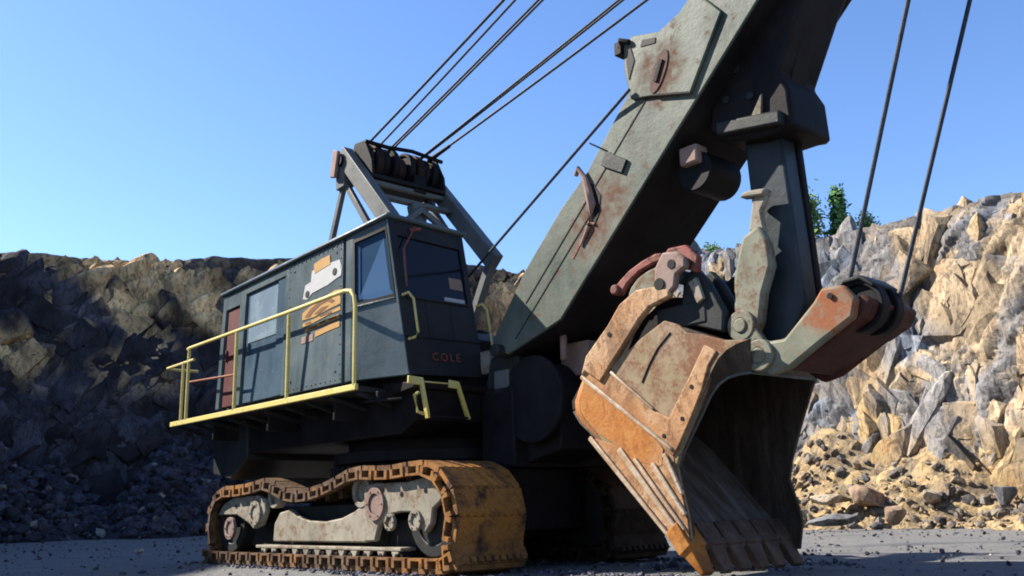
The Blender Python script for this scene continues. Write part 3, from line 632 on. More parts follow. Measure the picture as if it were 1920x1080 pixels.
def crawler(b0, b1, near):
    s = 1 if near else -1; bo = b1 if near else b0           # outer side
    off = lambda d: sorted((bo - s * d, bo - s * (d + .14)))
    b = newbm()
    box(b, -5.2, 4.0, *sorted((bo - s * .55, bo - s * 1.35)), .42, 1.02)
    box(b, -2.9, 1.6, *sorted((bo - s * .50, bo - s * 1.30)), .46, 1.35)
    fr = finish('crawler_frame', b, 'darkgreen', shovel, .02)
    for nm, poly, d in (('side_plate', midpanel, .16), ('side_plate', frontarm, .08), ('side_plate', reararm, .08)):
        b = newbm(); prism(b, poly, *off(d)); finish(nm, b, 'frame', fr, .025)
    b = newbm(); prism(b, [(-3.35, .40), (2.75, .40), (2.75, .47), (-3.35, .47)], *sorted((bo - s * .02, bo - s * .4)))
    for k in range(12):
        a_ = -3.1 + k * .5; prism(b, [(a_, .40), (a_ + .07, .27), (a_ + .2, .27), (a_ + .27, .40)], *sorted((bo - s * .03, bo - s * .12)))
    finish('guide_rail', b, 'frame', fr, .012)
    for k in range(11):
        b = newbm(); cyl(b, -3.0 + k * .56, .30, .155, bo - s * .06, bo - s * 1.5, 20); cyl(b, -3.0 + k * .56, .30, .06, bo - s * .01, bo - s * .07, 12); finish('roller', b, 'dark', fr, .01)
    for a_, z_, r_, m_, d in ((1.79, 1.33, .34, 'mauve', .0), (2.33, .96, .17, 'frame', .0), (3.2, .99, .20, 'frame', .0), (-3.5, 1.22, .30, 'frame', .0), (-4.85, .86, .28, 'mauve', .02)):
        b = newbm(); sc_ = 1; ringb(b, a_, z_, r_, r_ * .62, bo - s * .02, bo - s * .10); cyl(b, a_, z_, r_ * .60, bo - s * .055, bo - s * .12, 22)
        for k in range(6): cyl(b, a_ + math.cos(k * 1.047) * r_ * .8, z_ + math.sin(k * 1.047) * r_ * .8, .02, bo - s * .0, bo - s * .03, 8)
        finish('hub', b, m_, fr, .008)
    for a_, z_ in ((2.0, 1.55), (2.7, 1.5), (3.5, 1.55), (-4.6, 1.4)):
        b = newbm(); cyl(b, a_, z_, .055, bo - s * .07, bo - s * .2, 6); finish('bolt', b, 'dark', fr)
    for a_, z_, r_ in ((1.1, 1.60, .34), (-2.75, 1.62, .30)):
        b = newbm(); ringb(b, a_, z_, r_, r_ * .66, bo - s * .14, bo - s * .36, 26); cyl(b, a_, z_, r_ * .64, bo - s * .22, bo - s * 1.5, 22)
        finish('carrier_roller', b, 'frame', fr, .01)
    b = newbm(); cyl(b, 3.55, 1.07, .74, bo - s * .28, bo - s * 1.4, 36); ringb(b, 3.55, 1.07, .78, .55, bo - s * .22, bo - s * .34, 36)
    for k in range(8): t_ = k * .785; box(b, 3.55 + math.cos(t_) * .8 - .1, 3.55 + math.cos(t_) * .8 + .1, *sorted((bo - s * .4, bo - s * 1.3)), 1.07 + math.sin(t_) * .72 - .1, 1.07 + math.sin(t_) * .72 + .1)
    finish('drive_tumbler', b, 'darkgreen', fr, .015)
    b = newbm(); cyl(b, -5.15, .98, .70, bo - s * .3, bo - s * 1.4, 36); ringb(b, -5.15, .98, .72, .5, bo - s * .24, bo - s * .34, 36); finish('idler_wheel', b, 'darkgreen', fr, .015)
    bc = (b0 + b1) / 2
    for (p, an) in SH:
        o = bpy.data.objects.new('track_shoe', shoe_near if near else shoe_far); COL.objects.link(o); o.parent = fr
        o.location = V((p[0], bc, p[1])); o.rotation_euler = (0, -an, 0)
        # put the plate's outer face on the loop, lugs inside
crawler(1.3, 3.0, True)
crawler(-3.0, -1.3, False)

# ---- car body, slew ring, revolving frame
b = newbm(); box(b, -3.2, 2.9, -1.6, 1.6, .55, 1.85); prism(b, [(-3.6, .8), (3.5, .8), (3.2, 1.5), (-3.2, 1.5)], -1.5, 1.5)
for s in (-1, 1): box(b, -2.4, 2.4, s * 1.2 - .6, s * 1.2 + .6, 1.2, 1.7)
finish('car_body', b, 'dark', shovel, .03)
b = newbm(); tube(b, [(0, 0, 1.7), (0, 0, 2.25)], 2.2, 48); tube(b, [(0, 0, 2.25), (0, 0, 2.5)], 2.45, 48)
for k in range(60):
    t_ = k * math.pi / 30; beam(b, (2.46 * math.cos(t_), 2.46 * math.sin(t_), 1.95), (2.46 * math.cos(t_), 2.46 * math.sin(t_), 2.2), .1)
tube(b, [(0, 0, 2.5), (0, 0, 2.95)], 2.1, 48); finish('slew_ring', b, 'dark', shovel, .015)
b = newbm(); prism(b, [(-5.6, 3.0), (-5.2, 2.75), (2.2, 2.75), (2.75, 3.0), (2.85, 3.62), (-6.4, 3.62)], -2.6, 2.6)
for k in (1, 4, 7): prism(b, [(-6.2 + k * 1.0, 3.1), (-6.1 + k * 1.0, 3.1), (-6.1 + k * 1.0, 3.6), (-6.2 + k * 1.0, 3.6)], 2.6, 3.4)
finish('revolving_frame', b, 'dark', shovel, .02)
b = newbm(); prism(b, [(-6.6, 2.3), (-5.5, 2.1), (-4.6, 2.6), (-4.6, 3.6), (-6.6, 3.6)], -2.7, 2.7)
for k in range(7): box(b, -6.64, -6.55, -2.5 + k * .78, -2.4 + k * .78, 2.35, 3.55)
finish('counterweight', b, 'darkgreen', shovel, .04)

# ---- house (side wall with door), chamfered cab corner
zb = 3.88
Rb, Pb, Cb, Db = (-5.05, 3.40, zb), (1.50, 3.40, zb), (2.80, 2.80, zb + .03), (2.80, .78, zb + .1)
Rt, Pt, Ct, Dt = (-5.25, 3.20, 6.98), (1.15, 3.20, 7.20), (2.28, 3.00, 7.36), (2.28, .94, 7.28)
W1 = (Rb, Pb, Pt, Rt); W2 = (Pb, Cb, Ct, Pt); W3 = (Cb, Db, Dt, Ct)
def nrm(q):
    a_, b_, c_, d_ = [Vector(x) for x in q]; n = (b_ - a_).cross(d_ - a_).normalized(); return n if n.y > .2 or n.x > .5 else -n
n1v, n2v, n3v = nrm(W1), nrm(W2), nrm(W3)
if n1v.y < 0: n1v = -n1v
if n2v.y < 0: n2v = -n2v
if n3v.x < 0: n3v = -n3v
b = newbm(); prism(b, [(-5.0, 3.62), (1.2, 3.62), (1.0, 6.95), (-5.1, 6.85)], .9, 3.12)
core = finish('machine_house', b, 'house', shovel, .03)
b = newbm()
patch(b, W1, .155, .205, 0, 1, -.15, .0, n1v)                     # jamb between maroon door and sliding door
patch(b, W1, .205, .535, .93, 1, -.15, .0, n1v); patch(b, W1, .535, .555, 0, 1, -.15, .0, n1v)
patch(b, W1, .555, .945, 0, 1, -.15, .0, n1v); patch(b, W1, .965, 1, 0, 1, -.15, .0, n1v)
patch(b, W1, 0, .03, 0, 1, -.15, .01, n1v); patch(b, W1, .03, .155, .86, 1, -.15, .0, n1v)
patch(b, W1, .945, .965, .0, 1, -.15, -.07, n1v)
for u in (.60, .90):
    for v_ in (.08, .92): patch(b, W1, u, u + .008, v_, v_ + .015, 0, .02, n1v)
for k in range(26):
    u = .565 + .37 * (k % 13) / 12; v_ = .03 if k < 13 else .97
    c0 = bilerp(W1, u, v_); tube(b, [c0, c0 + n1v * .018], .022, 6)
for k in range(14):
    for u in (.572, .932): c0 = bilerp(W1, u, .06 + .88 * k / 13); tube(b, [c0, c0 + n1v * .018], .02, 6)
wall = finish('side_wall', b, 'house', core, .012)
b = newbm(); patch(b, W1, .215, .53, .012, .925, -.14, -.06, n1v); patch(b, W1, .47, .53, .012, .925, -.06, -.03, n1v)
patch(b, W1, .235, .25, .42, .50, -.06, .0, n1v)
tag(finish('sliding_door', b, 'panel', core, .01), 'glossy blue-grey sliding door')
b = newbm(); patch(b, W1, .235, .465, .50, .90, -.06, -.045, n1v); finish('door_window', b, 'mirror_glass', core)
b = newbm(); patch(b, W1, .035, .15, .012, .85, -.14, -.05, n1v); patch(b, W1, .05, .058, .4, .5, -.05, .0, n1v)
tag(finish('rear_door', b, 'maroon', core, .01), 'maroon narrow door')
# roof slab with eave
b = newbm()
rp = [(-5.4, 3.28, 6.98), (1.15, 3.28, 7.20), (2.38, 3.08, 7.38), (2.38, .88, 7.30), (1.0, .85, 7.2), (-2.0, .86, 7.05), (-5.4, .86, 6.9)]
lo = [bm_ for bm_ in [b.verts.new(V(p)) for p in rp]]; hi = [b.verts.new(V((p[0], p[1], p[2] + .10))) for p in rp]
b.faces.new(lo); b.faces.new(hi[::-1])
for i in range(7): b.faces.new([lo[i], hi[i], hi[(i + 1) % 7], lo[(i + 1) % 7]])
finish('roof', b, 'house', core, .03)

b = newbm(); prism(b, [(-6.0, 3.62), (2.4, 3.62), (2.4, 4.9), (1.6, 5.25), (-5.6, 5.3)], -3.0, .85); box(b, -5.0, -1.0, -2.6, .4, 5.3, 5.8); tube(b, [(0, -1.0, 5.3), (0, -1.0, 5.6)], .6, 24)
finish('deck_machinery', b, 'dark', shovel, .03)
# operator cab: corner panel W2 with side window, front W3 with windscreen
b = newbm(); prism(b, [(1.2, 3.75), (2.62, 3.75), (2.14, 7.2), (1.0, 7.1)], .85, 2.75); cab = finish('operator_cab', b, 'black', shovel, .01)
b = newbm()
patch(b, W2, 0, 1, 0, .49, -.10, 0, n2v); patch(b, W2, 0, .06, .49, 1, -.10, 0, n2v); patch(b, W2, .93, 1, .49, 1, -.10, 0, n2v); patch(b, W2, .06, .93, .955, 1, -.10, 0, n2v)
patch(b, W2, .06, .93, .478, .49, 0, .03, n2v); patch(b, W2, .955, 1.0, 0, 1, 0, .025, n2v)
finish('cab_side_panel', b, 'house', cab, .008)
b = newbm(); patch(b, W2, .06, .93, .49, .955, -.07, -.05, n2v)
wg = finish('side_window', b, 'glass', cab)
b = newbm(); patch(b, W2, .06, .09, .49, .955, -.05, .015, n2v); patch(b, W2, .90, .93, .49, .955, -.05, .015, n2v); patch(b, W2, .09, .90, .935, .955, -.05, .015, n2v); patch(b, W2, .09, .90, .49, .51, -.05, .015, n2v)
finish('window_seal', b, 'black', wg)
b = newbm()
patch(b, W3, 0, 1, 0, .50, -.10, 0, n3v); patch(b, W3, 0, .09, .50, 1, -.10, 0, n3v); patch(b, W3, .93, 1, .5, 1, -.10, 0, n3v); patch(b, W3, .09, .93, .90, 1, -.10, 0, n3v)
patch(b, W3, 0, 1, .235, .245, 0, .03, n3v); patch(b, W3, .09, .93, .485, .5, 0, .04, n3v)
patch(b, W3, .33, .345, .25, .48, 0, .015, n3v); patch(b, W3, .66, .675, .25, .48, 0, .015, n3v)
finish('cab_front_panel', b, 'cab', cab, .008)
b = newbm(); patch(b, W3, .09, .93, .50, .90, -.07, -.05, n3v); ws = finish('windscreen', b, 'glass_dark', cab)
b = newbm(); patch(b, W3, .62, .90, .505, .535, -.045, -.03, n3v); finish('paper_strip', b, 'white', ws)
b = newbm(); patch(b, W3, .72, .90, .60, .68, -.045, -.035, n3v); finish('sun_faded_sticker', b, 'pink', ws)
b = newbm(); tube(b, [bilerp(W3, .30, .97) + n3v * .12, bilerp(W3, .12, .80) + n3v * .08, bilerp(W3, .10, .55) + n3v * .05], .025, 8); tube(b, [bilerp(W3, .26, .955) + n3v * .02, bilerp(W3, .36, .955) + n3v * .16], .04, 8)
finish('wiper_arm', b, 'red', cab)
for u0, v0, v1 in ((.05, .22, .50), (1.04, .12, .50)):
    b = newbm(); o_ = n3v
    tube(b, [bilerp(W3, u0, v1) + o_ * .0, bilerp(W3, u0 + .015, v1) + o_ * .18, bilerp(W3, u0 + .06, v1 - .04) + o_ * .2, bilerp(W3, u0 + .06, v0 + .03) + o_ * .2, bilerp(W3, u0 + .03, v0) + o_ * .16, bilerp(W3, u0, v0) + o_ * .0], .03, 8)
    finish('grab_handle', b, 'yellow', cab)
# lettering
def text_mesh(word, q, n, u, v, size, mat, parent, name='lettering', gap=1.0):
    cu = bpy.data.curves.new(name, 'FONT'); cu.body = word; cu.size = size * K; cu.extrude = .004; cu.align_x = 'CENTER'; cu.align_y = 'CENTER'; cu.space_character = gap
    to = bpy.data.objects.new('tmp', cu); COL.objects.link(to); dg = bpy.context.evaluated_depsgraph_get()
    me = bpy.data.meshes.new_from_object(to.evaluated_get(dg)); bpy.data.objects.remove(to)
    A = V(q[0]); B = V(q[1]); D_ = V(q[3]); xd = (B - A).normalized(); nn = V(n).normalized(); yd = nn.cross(xd).normalized()
    if yd.z < 0: yd = -yd
    c0 = V(bilerp(q, u, v)) + nn * .022
    mt = Matrix((( xd.x, yd.x, nn.x, c0.x), (xd.y, yd.y, nn.y, c0.y), (xd.z, yd.z, nn.z, c0.z), (0, 0, 0, 1)))
    me.transform(mt); me.materials.clear(); me.materials.append(M[mat]); o = bpy.data.objects.new(name, me); COL.objects.link(o); o.parent = parent
    return o
text_mesh('COLE', W3, n3v, .50, .115, .25, 'orange_ink', cab, gap=1.35)
# truck emblem and the orange decal on the side wall
b = newbm(); ppoly(b, W1, [(.675, .68), (.69, .78), (.73, .79), (.735, .87), (.78, .875), (.79, .85), (.86, .87), (.925, .865), (.94, .80), (.935, .745), (.90, .735), (.85, .715), (.74, .70), (.71, .665)], .003, .012, n1v)
em = finish('emblem', b, 'white', core); tag(em, 'white and orange emblem of a truck')
b = newbm(); ppoly(b, W1, [(.755, .84), (.75, .915), (.80, .93), (.86, .93), (.865, .86)], .013, .02, n1v); finish('emblem_body', b, 'sticker_orange', em)
for u, v_ in ((.708, .705), (.895, .79)):
    b = newbm(); c0 = bilerp(W1, u, v_) + n1v * .015; tube(b, [c0, c0 + n1v * .012], .085, 18); finish('emblem_wheel', b, 'black', em)
b = newbm(); ppoly(b, W1, [(.675, .52), (.675, .575), (.76, .62), (.90, .655), (.935, .645), (.935, .545), (.86, .535), (.76, .515)], .003, .012, n1v)
dc = finish('decal', b, 'sticker_orange', core); tag(dc, 'orange decal with dark arch and faded strips of lettering')
b = newbm(); ppoly(b, W1, [(.695, .535), (.735, .585), (.80, .615), (.86, .62), (.90, .58), (.88, .57), (.85, .595), (.80, .585), (.75, .55), (.73, .525)], .013, .018, n1v); finish('decal_arch', b, 'sticker_brown', dc)
b = newbm(); ppoly(b, W1, [(.76, .535), (.81, .565), (.86, .56), (.83, .54), (.79, .525)], .013, .018, n1v); finish('decal_badge', b, 'sticker_brown', dc)
for pts in ([(.68, .465), (.76, .475), (.86, .495), (.935, .50), (.935, .525), (.85, .515), (.76, .50), (.68, .495)], [(.70, .42), (.76, .43), (.86, .44), (.93, .445), (.925, .475), (.85, .47), (.76, .458), (.70, .45)], [(.77, .365), (.86, .38), (.93, .385), (.93, .425), (.86, .42), (.77, .405)]):
    b = newbm(); ppoly(b, W1, pts, .003, .012, n1v); finish('decal_strip', b, 'sticker_orange', dc)
for (u0, u1, v_) in ((.72, .78, .435), (.80, .84, .448), (.86, .91, .452), (.70, .74, .478), (.80, .88, .50)):
    b = newbm(); patch(b, W1, u0, u1, v_, v_ + .013, .013, .018, n1v); finish('decal_print', b, 'sticker_brown', dc)
b = newbm(); patch(b, W1, .675, .755, .345, .395, .003, .012, n1v); finish('decal_patch', b, 'pink', dc)

# ---- walkway and yellow railing
b = newbm(); prism(b, [(-7.4, 3.60), (2.0, 3.60), (2.0, 3.70), (-7.4, 3.70)], 2.7, 3.55)
for k in range(10): beam(b, (-7.1 + k * 1.0, 2.6, 3.35), (-7.1 + k * 1.0, 3.5, 3.58), .07, .09)
deck = finish('walkway', b, 'darkgreen', shovel, .01)
b = newbm(); box(b, -7.45, 2.05, 3.55, 3.63, 3.62, 3.75); box(b, -7.45, -7.37, 2.7, 3.55, 3.62, 3.75)
rail = finish('kick_plate', b, 'yellow', deck, .01)
b = newbm(); rr = .045
posts = [-6.45, -3.55, -.87, 1.96]
for a_ in posts[:3]: tube(b, [(a_, 3.6, 3.74), (a_, 3.6, 5.68)], rr, 10)
tube(b, [(-6.55, 3.6, 5.68), (-6.45, 3.6, 5.70), (-3.55, 3.6, 5.73), (-.87, 3.6, 5.76), (1.55, 3.6, 5.80), (1.78, 3.6, 5.76), (1.92, 3.6, 5.62), (1.97, 3.6, 5.4), (1.97, 3.6, 3.74)], rr, 10)
tube(b, [(-7.9, 3.6, 5.32), (-6.1, 3.6, 5.34)], rr * .9, 8); tube(b, [(-6.8, 3.6, 5.3), (-6.8, 3.6, 3.74)], rr, 8)
tube(b, [(-7.9, 3.6, 5.32), (-7.95, 3.3, 5.3), (-7.9, 2.7, 5.3)], rr * .9, 8)
finish('railing', b, 'yellow', deck)
b = newbm(); tube(b, [(-6.3, 3.6, 4.75), (-3.6, 3.6, 4.62)], .03, 8); finish('mid_rail', b, 'orange', deck)

# brackets and step frame below the cab
b = newbm(); prism(b, [(1.9, 3.5), (3.0, 3.62), (3.05, 3.74), (1.9, 3.80)], .9, 2.85)
beam(b, (2.2, 3.2, 3.5), (2.2, 2.6, 3.5), .08, .2); beam(b, (1.9, 3.3, 3.4), (2.7, 2.9, 3.42), .05)
finish('cab_sill', b, 'dark', shovel, .01)
b = newbm()
beam(b, (3.05, 3.02, 3.76), (3.05, 2.66, 3.74), .05, .16); beam(b, (3.05, 2.70, 3.80), (3.05, 2.52, 3.0), .11, .06)
tube(b, [(3.05, 2.74, 3.52), (3.05, 2.86, 3.45), (3.05, 2.78, 3.12), (3.05, 2.62, 3.08)], .035, 8)
beam(b, (3.05, 2.66, 3.74), (3.05, 1.98, 3.74), .03, .03); beam(b, (3.05, 1.98, 3.74), (3.05, 1.72, 3.72), .05, .16); beam(b, (3.05, 1.76, 3.78), (3.05, 1.46, 3.02), .10, .06)
lad = finish('step_frame', b, 'yellow', shovel, .008)
b = newbm(); beam(b, (3.05, 2.52, 3.04), (3.05, 1.5, 3.04), .12, .04); finish('step', b, 'dark', lad)
b = newbm(); box(b, 2.75, 3.05, .55, .85, 4.05, 4.55); ringb(b, 3.0, 4.3, .01, .005, .5, .51, 6)
lt = finish('work_lamp', b, 'frame', shovel, .03); 
b = newbm(); tube(b, [(3.05, .70, 4.30), (3.09, .70, 4.30)], .10, 16); finish('lamp_glass', b, 'black', lt)

# ---- gantry (A-frame) with sheaves
b = newbm()
for s in (-1, 1):
    beam(b, (-2.2, 1.38 * s, 10.6), (1.15 if s > 0 else .75, 1.38 * s, 6.95 if s > 0 else 7.38), .30, .46)
    beam(b, (-2.2, 1.38 * s, 9.7), (-3.3 - (s < 0) * .6, 1.38 * s, 6.95 - (s < 0) * 1.6), .13, .17); beam(b, (-2.1, 1.38 * s, 9.75), (-.9, 1.38 * s, 8.25), .13, .17) 
    beam(b, (-2.15, 1.38 * s, 9.6), (-2.2, 1.38 * s, 10.3), .3, .4)
beam(b, (-1.25, -1.4, 9.62), (-1.25, 1.4, 9.62), .13, .13); beam(b, (-.95, -1.4, 9.15), (-.95, 1.4, 9.15), .22, .12)
beam(b, (-.6, 0, 8.9), (-.3, .9, 8.2), .15); beam(b, (-.6, 0, 8.9), (-.3, -.9, 8.2), .15); beam(b, (-.9, 0, 9.1), (-.3, 0, 7.1), .3, .3)
beam(b, (.62, -1.38, 7.45), (-.6, -1.38, 5.3), .22, .22); ga = finish('gantry', b, 'gantry', shovel, .015)
b = newbm(); tube(b, [(-2.1, -1.75, 10.35), (-2.1, 1.62, 10.35)], .15, 14); finish('sheave_shaft', b, 'dark', ga)
b = newbm(); prism(b, [(-2.45, 9.95), (-2.2, 9.88), (-2.05, 10.6), (-2.3, 10.7)], 1.58, 1.68); finish('end_cap', b, 'pink', ga, .02)
for k, (rd, w_, z_) in enumerate(((.50, .10, 10.35), (.46, .08, 10.37), (.55, .11, 10.33), (.52, .09, 10.36), (.40, .12, 10.30), (.54, .08, 10.34), (.47, .10, 10.36), (.56, .11, 10.32), (.50, .09, 10.35))):
    b = newbm(); y = -1.08 + k * .27; ringb(b, -1.8, z_, rd, rd - .1, y - w_, y + w_, 30); cyl(b, -1.8, z_, rd - .1, y - .04, y + .04, 30); finish('sheave', b, 'rustdark' if k in (2, 4, 7) else 'dark', ga, .02)
b = newbm()
for y in (-1.2, 1.15): prism(b, [(-2.35, 10.1), (-1.1, 9.8), (-1.15, 10.2), (-1.5, 10.85), (-2.0, 10.9)], y - .04, y + .04)
prism(b, [(-2.2, 9.75), (-1.1, 9.7), (-1.1, 9.82), (-2.2, 9.92)], -1.2, 1.2); tube(b, [(-1.35, -1.3, 10.75), (-1.4, -.3, 10.85), (-1.3, .6, 10.72), (-1.45, 1.2, 10.8)], .06, 8); box(b, -1.45, -1.15, -.6, -.2, 9.6, 10.1)
finish('sheave_guard', b, 'dark', ga, .015)

# ---- boom
b = newbm()
bpoly = [(3.50, 4.58), (3.91, 4.31), (5.53, 4.78), (10.59, 9.52), (15.1, 13.75), (15.5, 14.3), (15.2, 14.75), (14.6, 14.75), (9.30, 10.25), (7.8, 9.08), (6.43, 7.62), (5.65, 7.05), (4.56, 6.02), (3.55, 4.80)]
prism(b, bpoly, -1.1, 1.1); boom = finish('boom', b, 'boom', shovel, .02)
b = newbm(); prism(b, [(7.72, 8.7), (7.60, 9.35), (7.62, 9.85), (7.85, 9.98), (8.5, 9.80), (9.0, 9.98), (9.35, 10.26), (9.9, 9.6), (9.1, 8.32), (8.31, 8.56)], 1.10, 1.17)
plate = finish('boom_side_plate', b, 'boom', boom, .02)
b = newbm(); beam(b, (8.28, 1.175, 8.585), (9.12, 1.175, 8.335), .03, .035); finish('weld_seam', b, 'dark', plate)
b = newbm()
Mx = []
for k in range(28):
    t_ = k * math.pi / 14; Mx.append((8.45 + .17 * math.cos(t_) + .20 * math.sin(t_) * .8, 9.0 + .38 * math.sin(t_)))
prism(b, Mx, 1.172, 1.19); ho = finish('pin_recess', b, 'rustred', plate)
b = newbm(); beam(b, (8.36, 1.2, 8.82), (8.54, 1.2, 9.2), .05, .08); finish('pin', b, 'dark', ho)
b = newbm(); prism(b, [(8.05, 9.66), (8.4, 9.60), (8.42, 9.70), (8.1, 9.78)], 1.172, 1.185)
prism(b, [(7.72, 9.1), (7.88, 9.45), (7.80, 9.75), (7.68, 9.5)], 1.172, 1.185); finish('plate_opening', b, 'black', plate)
b = newbm(); tube(b, [(7.55, 1.1, 9.75), (7.62, 1.25, 9.95), (7.8, 1.2, 9.85)], .06, 8); box(b, 7.45, 7.62, 1.0, 1.25, 9.68, 9.95); finish('cable_clamp', b, 'dark', plate, .01)
b = newbm(); prism(b, [(7.0, 7.88), (7.52, 7.55), (7.38, 7.32), (6.86, 7.62)], 1.1, 1.16); tube(b, [(6.72, 1.3, 8.10), (7.05, 1.13, 7.86)], .02, 6); finish('rope_guide', b, 'darkgreen', boom, .008)
b = newbm(); prism(b, [(6.42, 7.45), (6.62, 7.30), (6.78, 7.05), (6.72, 6.70), (6.55, 6.45), (6.60, 6.85), (6.5, 7.1), (6.35, 7.25)], 1.1, 1.115); ca = finish('cable_slot', b, 'black', boom)
b = newbm(); tube(b, [(6.18, 1.15, 7.62), (6.30, 1.2, 7.72), (6.42, 1.16, 7.5), (6.50, 1.14, 7.2), (6.56, 1.13, 6.9), (6.45, 1.13, 6.5), (6.2, 1.13, 6.15)], [.05, .05, .06, .09, .10, .05, .02], 9); finish('cable_boot', b, 'pink', boom)
b = newbm(); beam(b, (4.55, 1.105, 5.3), (9.05, 1.105, 9.55), .012, .02); beam(b, (4.2, 1.105, 4.6), (6.5, 1.105, 6.75), .012, .02); finish('panel_seam', b, 'dark', boom)
b = newbm(); tube(b, [(6.30, 1.12, 6.25), (6.50, 1.12, 6.55), (6.6, 1.12, 6.5)], .03, 6); beam(b, (5.95, 1.105, 5.95), (6.45, 1.105, 6.55), .012, .05); finish('red_paint_mark', b, 'red', boom)
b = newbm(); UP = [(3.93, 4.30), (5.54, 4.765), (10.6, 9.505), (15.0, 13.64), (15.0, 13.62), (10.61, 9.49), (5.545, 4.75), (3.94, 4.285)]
prism(b, UP, -1.07, 1.07); finish('underside_shade_plate', b, 'dark', boom)  # dark sheet that puts the boom's underside shade into colour
# boom foot lugs and point sheaves
b = newbm()
for s in (-1, 1): prism(b, [(2.9, 3.6), (4.1, 3.6), (4.05, 4.2), (3.8, 4.62), (3.45, 4.62), (3.1, 4.2)], s * .75 - .14, s * .75 + .14)
tube(b, [(3.72, -1.3, 4.42), (3.72, 1.3, 4.42)], .14, 14); finish('boom_foot_bracket', b, 'darkgreen', shovel, .02)
for y in (-.45, .45):
    b = newbm(); ringb(b, 15.0, 14.35, .95, .78, y - .12, y + .12, 36); cyl(b, 15.0, 14.35, .80, y - .05, y + .05, 36); finish('point_sheave', b, 'dark', boom, .02)
b = newbm(); tube(b, [(15, -2.5, 15.0), (15, 2.1, 15.0)], .12, 12); box(b, 14.8, 15.2, -.9, -.6, 14.2, 15.1); box(b, 14.8, 15.2, .6, .9, 14.2, 15.1); finish('point_shaft', b, 'dark', boom)

# ---- crowd machinery under the boom foot
b = newbm(); tube(b, [(4.4, -1.0, 3.35), (4.4, .8, 3.35)], .78, 32); tube(b, [(4.4, .8, 3.35), (4.4, .9, 3.35)], .9, 32); tube(b, [(4.4, -1.1, 3.35), (4.4, -1.0, 3.35)], .9, 32); finish('hoist_drum', b, 'dark', shovel, .02)
b = newbm(); box(b, 2.86, 3.9, -2.9, .95, 2.0, 3.7); box(b, 3.3, 5.0, -2.9, -1.1, 2.25, 4.4); box(b, 2.9, 3.6, -1.3, 1.3, .7, 2.0); prism(b, [(3.1, 1.9), (4.9, 2.3), (5.0, 3.0), (4.9, 3.2), (3.1, 3.2)], -.9, .6)  # includes boxes added to shade and hide the far crawler
finish('front_machinery_fill', b, 'dark', shovel, .03)
b = newbm(); box(b, 3.3, 3.75, -.1, .95, 3.55, 4.05); box(b, 3.55, 3.8, .55, .8, 3.1, 3.6); finish('bracket', b, 'gantry', shovel, .02)
b = newbm(); tube(b, [(5.0, .5, 4.1), (5.0, .5, 4.75)], .08, 10); box(b, 4.6, 5.4, -.6, .2, 3.8, 4.5); finish('limit_switch', b, 'pink', shovel, .02)

# ---- saddle block and dipper handle
b = newbm()
prism(b, [(9.05, 7.72), (9.35, 7.45), (10.05, 7.30), (10.75, 7.30), (10.72, 8.0), (10.55, 8.35), (11.2, 9.6), (12.2, 11.2), (11.2, 12.0), (9.9, 10.2), (9.2, 8.6)], -.62, .62)
sad = finish('saddle_block', b, 'dark', shovel, .05)
b = newbm(); prism(b, [(9.3, 7.55), (10.6, 7.35), (10.6, 7.6), (9.3, 7.8)], -.78, .78)
finish('saddle_flange', b, 'darkgreen', sad, .03)
for (a_, z_) in ((9.5, 8.2), (9.75, 8.7), (10.0, 8.1), (10.2, 9.2)):
    b = newbm(); cyl(b, a_, z_, .07, .61, .67, 10); finish('bolt', b, 'darkgreen', sad)
b = newbm(); prism(b, [(9.98, 7.66), (10.2, 7.60), (10.25, 8.05)], .63, .70); finish('sunlit_spot', b, 'green', sad, .01)  # pale triangle standing in for sunlight on the saddle block
b = newbm()
prism(b, [(9.55, 7.6), (10.30, 7.5), (10.40, 5.6), (10.45, 4.35), (10.1, 3.75), (9.75, 3.65), (9.30, 4.0), (9.45, 4.9), (9.62, 5.6)], -.14, .30)
han = finish('dipper_handle', b, 'handle', shovel, .04)
b = newbm(); prism(b, [(10.05, 7.5), (10.35, 7.5), (10.48, 4.3), (10.1, 3.7), (9.9, 3.9)], -.30, -.145); finish('handle_web', b, 'dark', han, .02)
b = newbm(); cyl(b, 10.9, 11.2, .35, -.6, .6, 16); beam(b, (10.0, 0, 7.6), (12.5, 0, 13.5), .5, .5); finish('handle_upper', b, 'dark', han, .02)
# shipper drum with pinkish housing seen under the boom
b = newbm(); tube(b, [(8.75, -.2, 7.05), (8.75, .75, 7.05)], .38, 24); dr = finish('shipper_drum', b, 'black', sad, .02)
b = newbm(); box(b, 8.55, 8.95, .55, .9, 7.15, 7.5); finish('drum_guard', b, 'pink', dr, .03)

# pitch brace
b = newbm(); prism(b, [(9.62, 5.6), (9.95, 5.75), (10.12, 5.4), (10.15, 5.0), (9.95, 4.55), (9.85, 4.1), (9.70, 3.82), (9.38, 3.85), (9.32, 4.2), (9.38, 4.9), (9.5, 5.3)], .50, .72)
pb = finish('pitch_brace', b, 'green', shovel, .05)
b = newbm(); prism(b, [(9.70, 5.7), (9.84, 6.3), (10.05, 6.35), (10.12, 6.2), (9.98, 6.0), (10.02, 5.6)], .5, .62); prism(b, [(9.60, 6.32), (9.75, 6.40), (10.15, 6.35), (10.1, 6.22)], .45, .7); finish('brace_fork', b, 'frame', pb, .03)
for (a_, z_, y) in ((9.50, 4.06, .80), (9.85, 3.50, .88)):
    b = newbm(); ringb(b, a_, z_, .27, .12, y - .3, y, 28); cyl(b, a_, z_, .13, y - .3, y + .03, 18); finish('brace_pin', b, 'green', pb, .02)
b = newbm(); prism(b, [(9.35, 3.95), (9.62, 4.2), (10.05, 3.55), (9.98, 3.28), (9.7, 3.25)], .6, .78); finish('brace_lug', b, 'green', pb, .03)

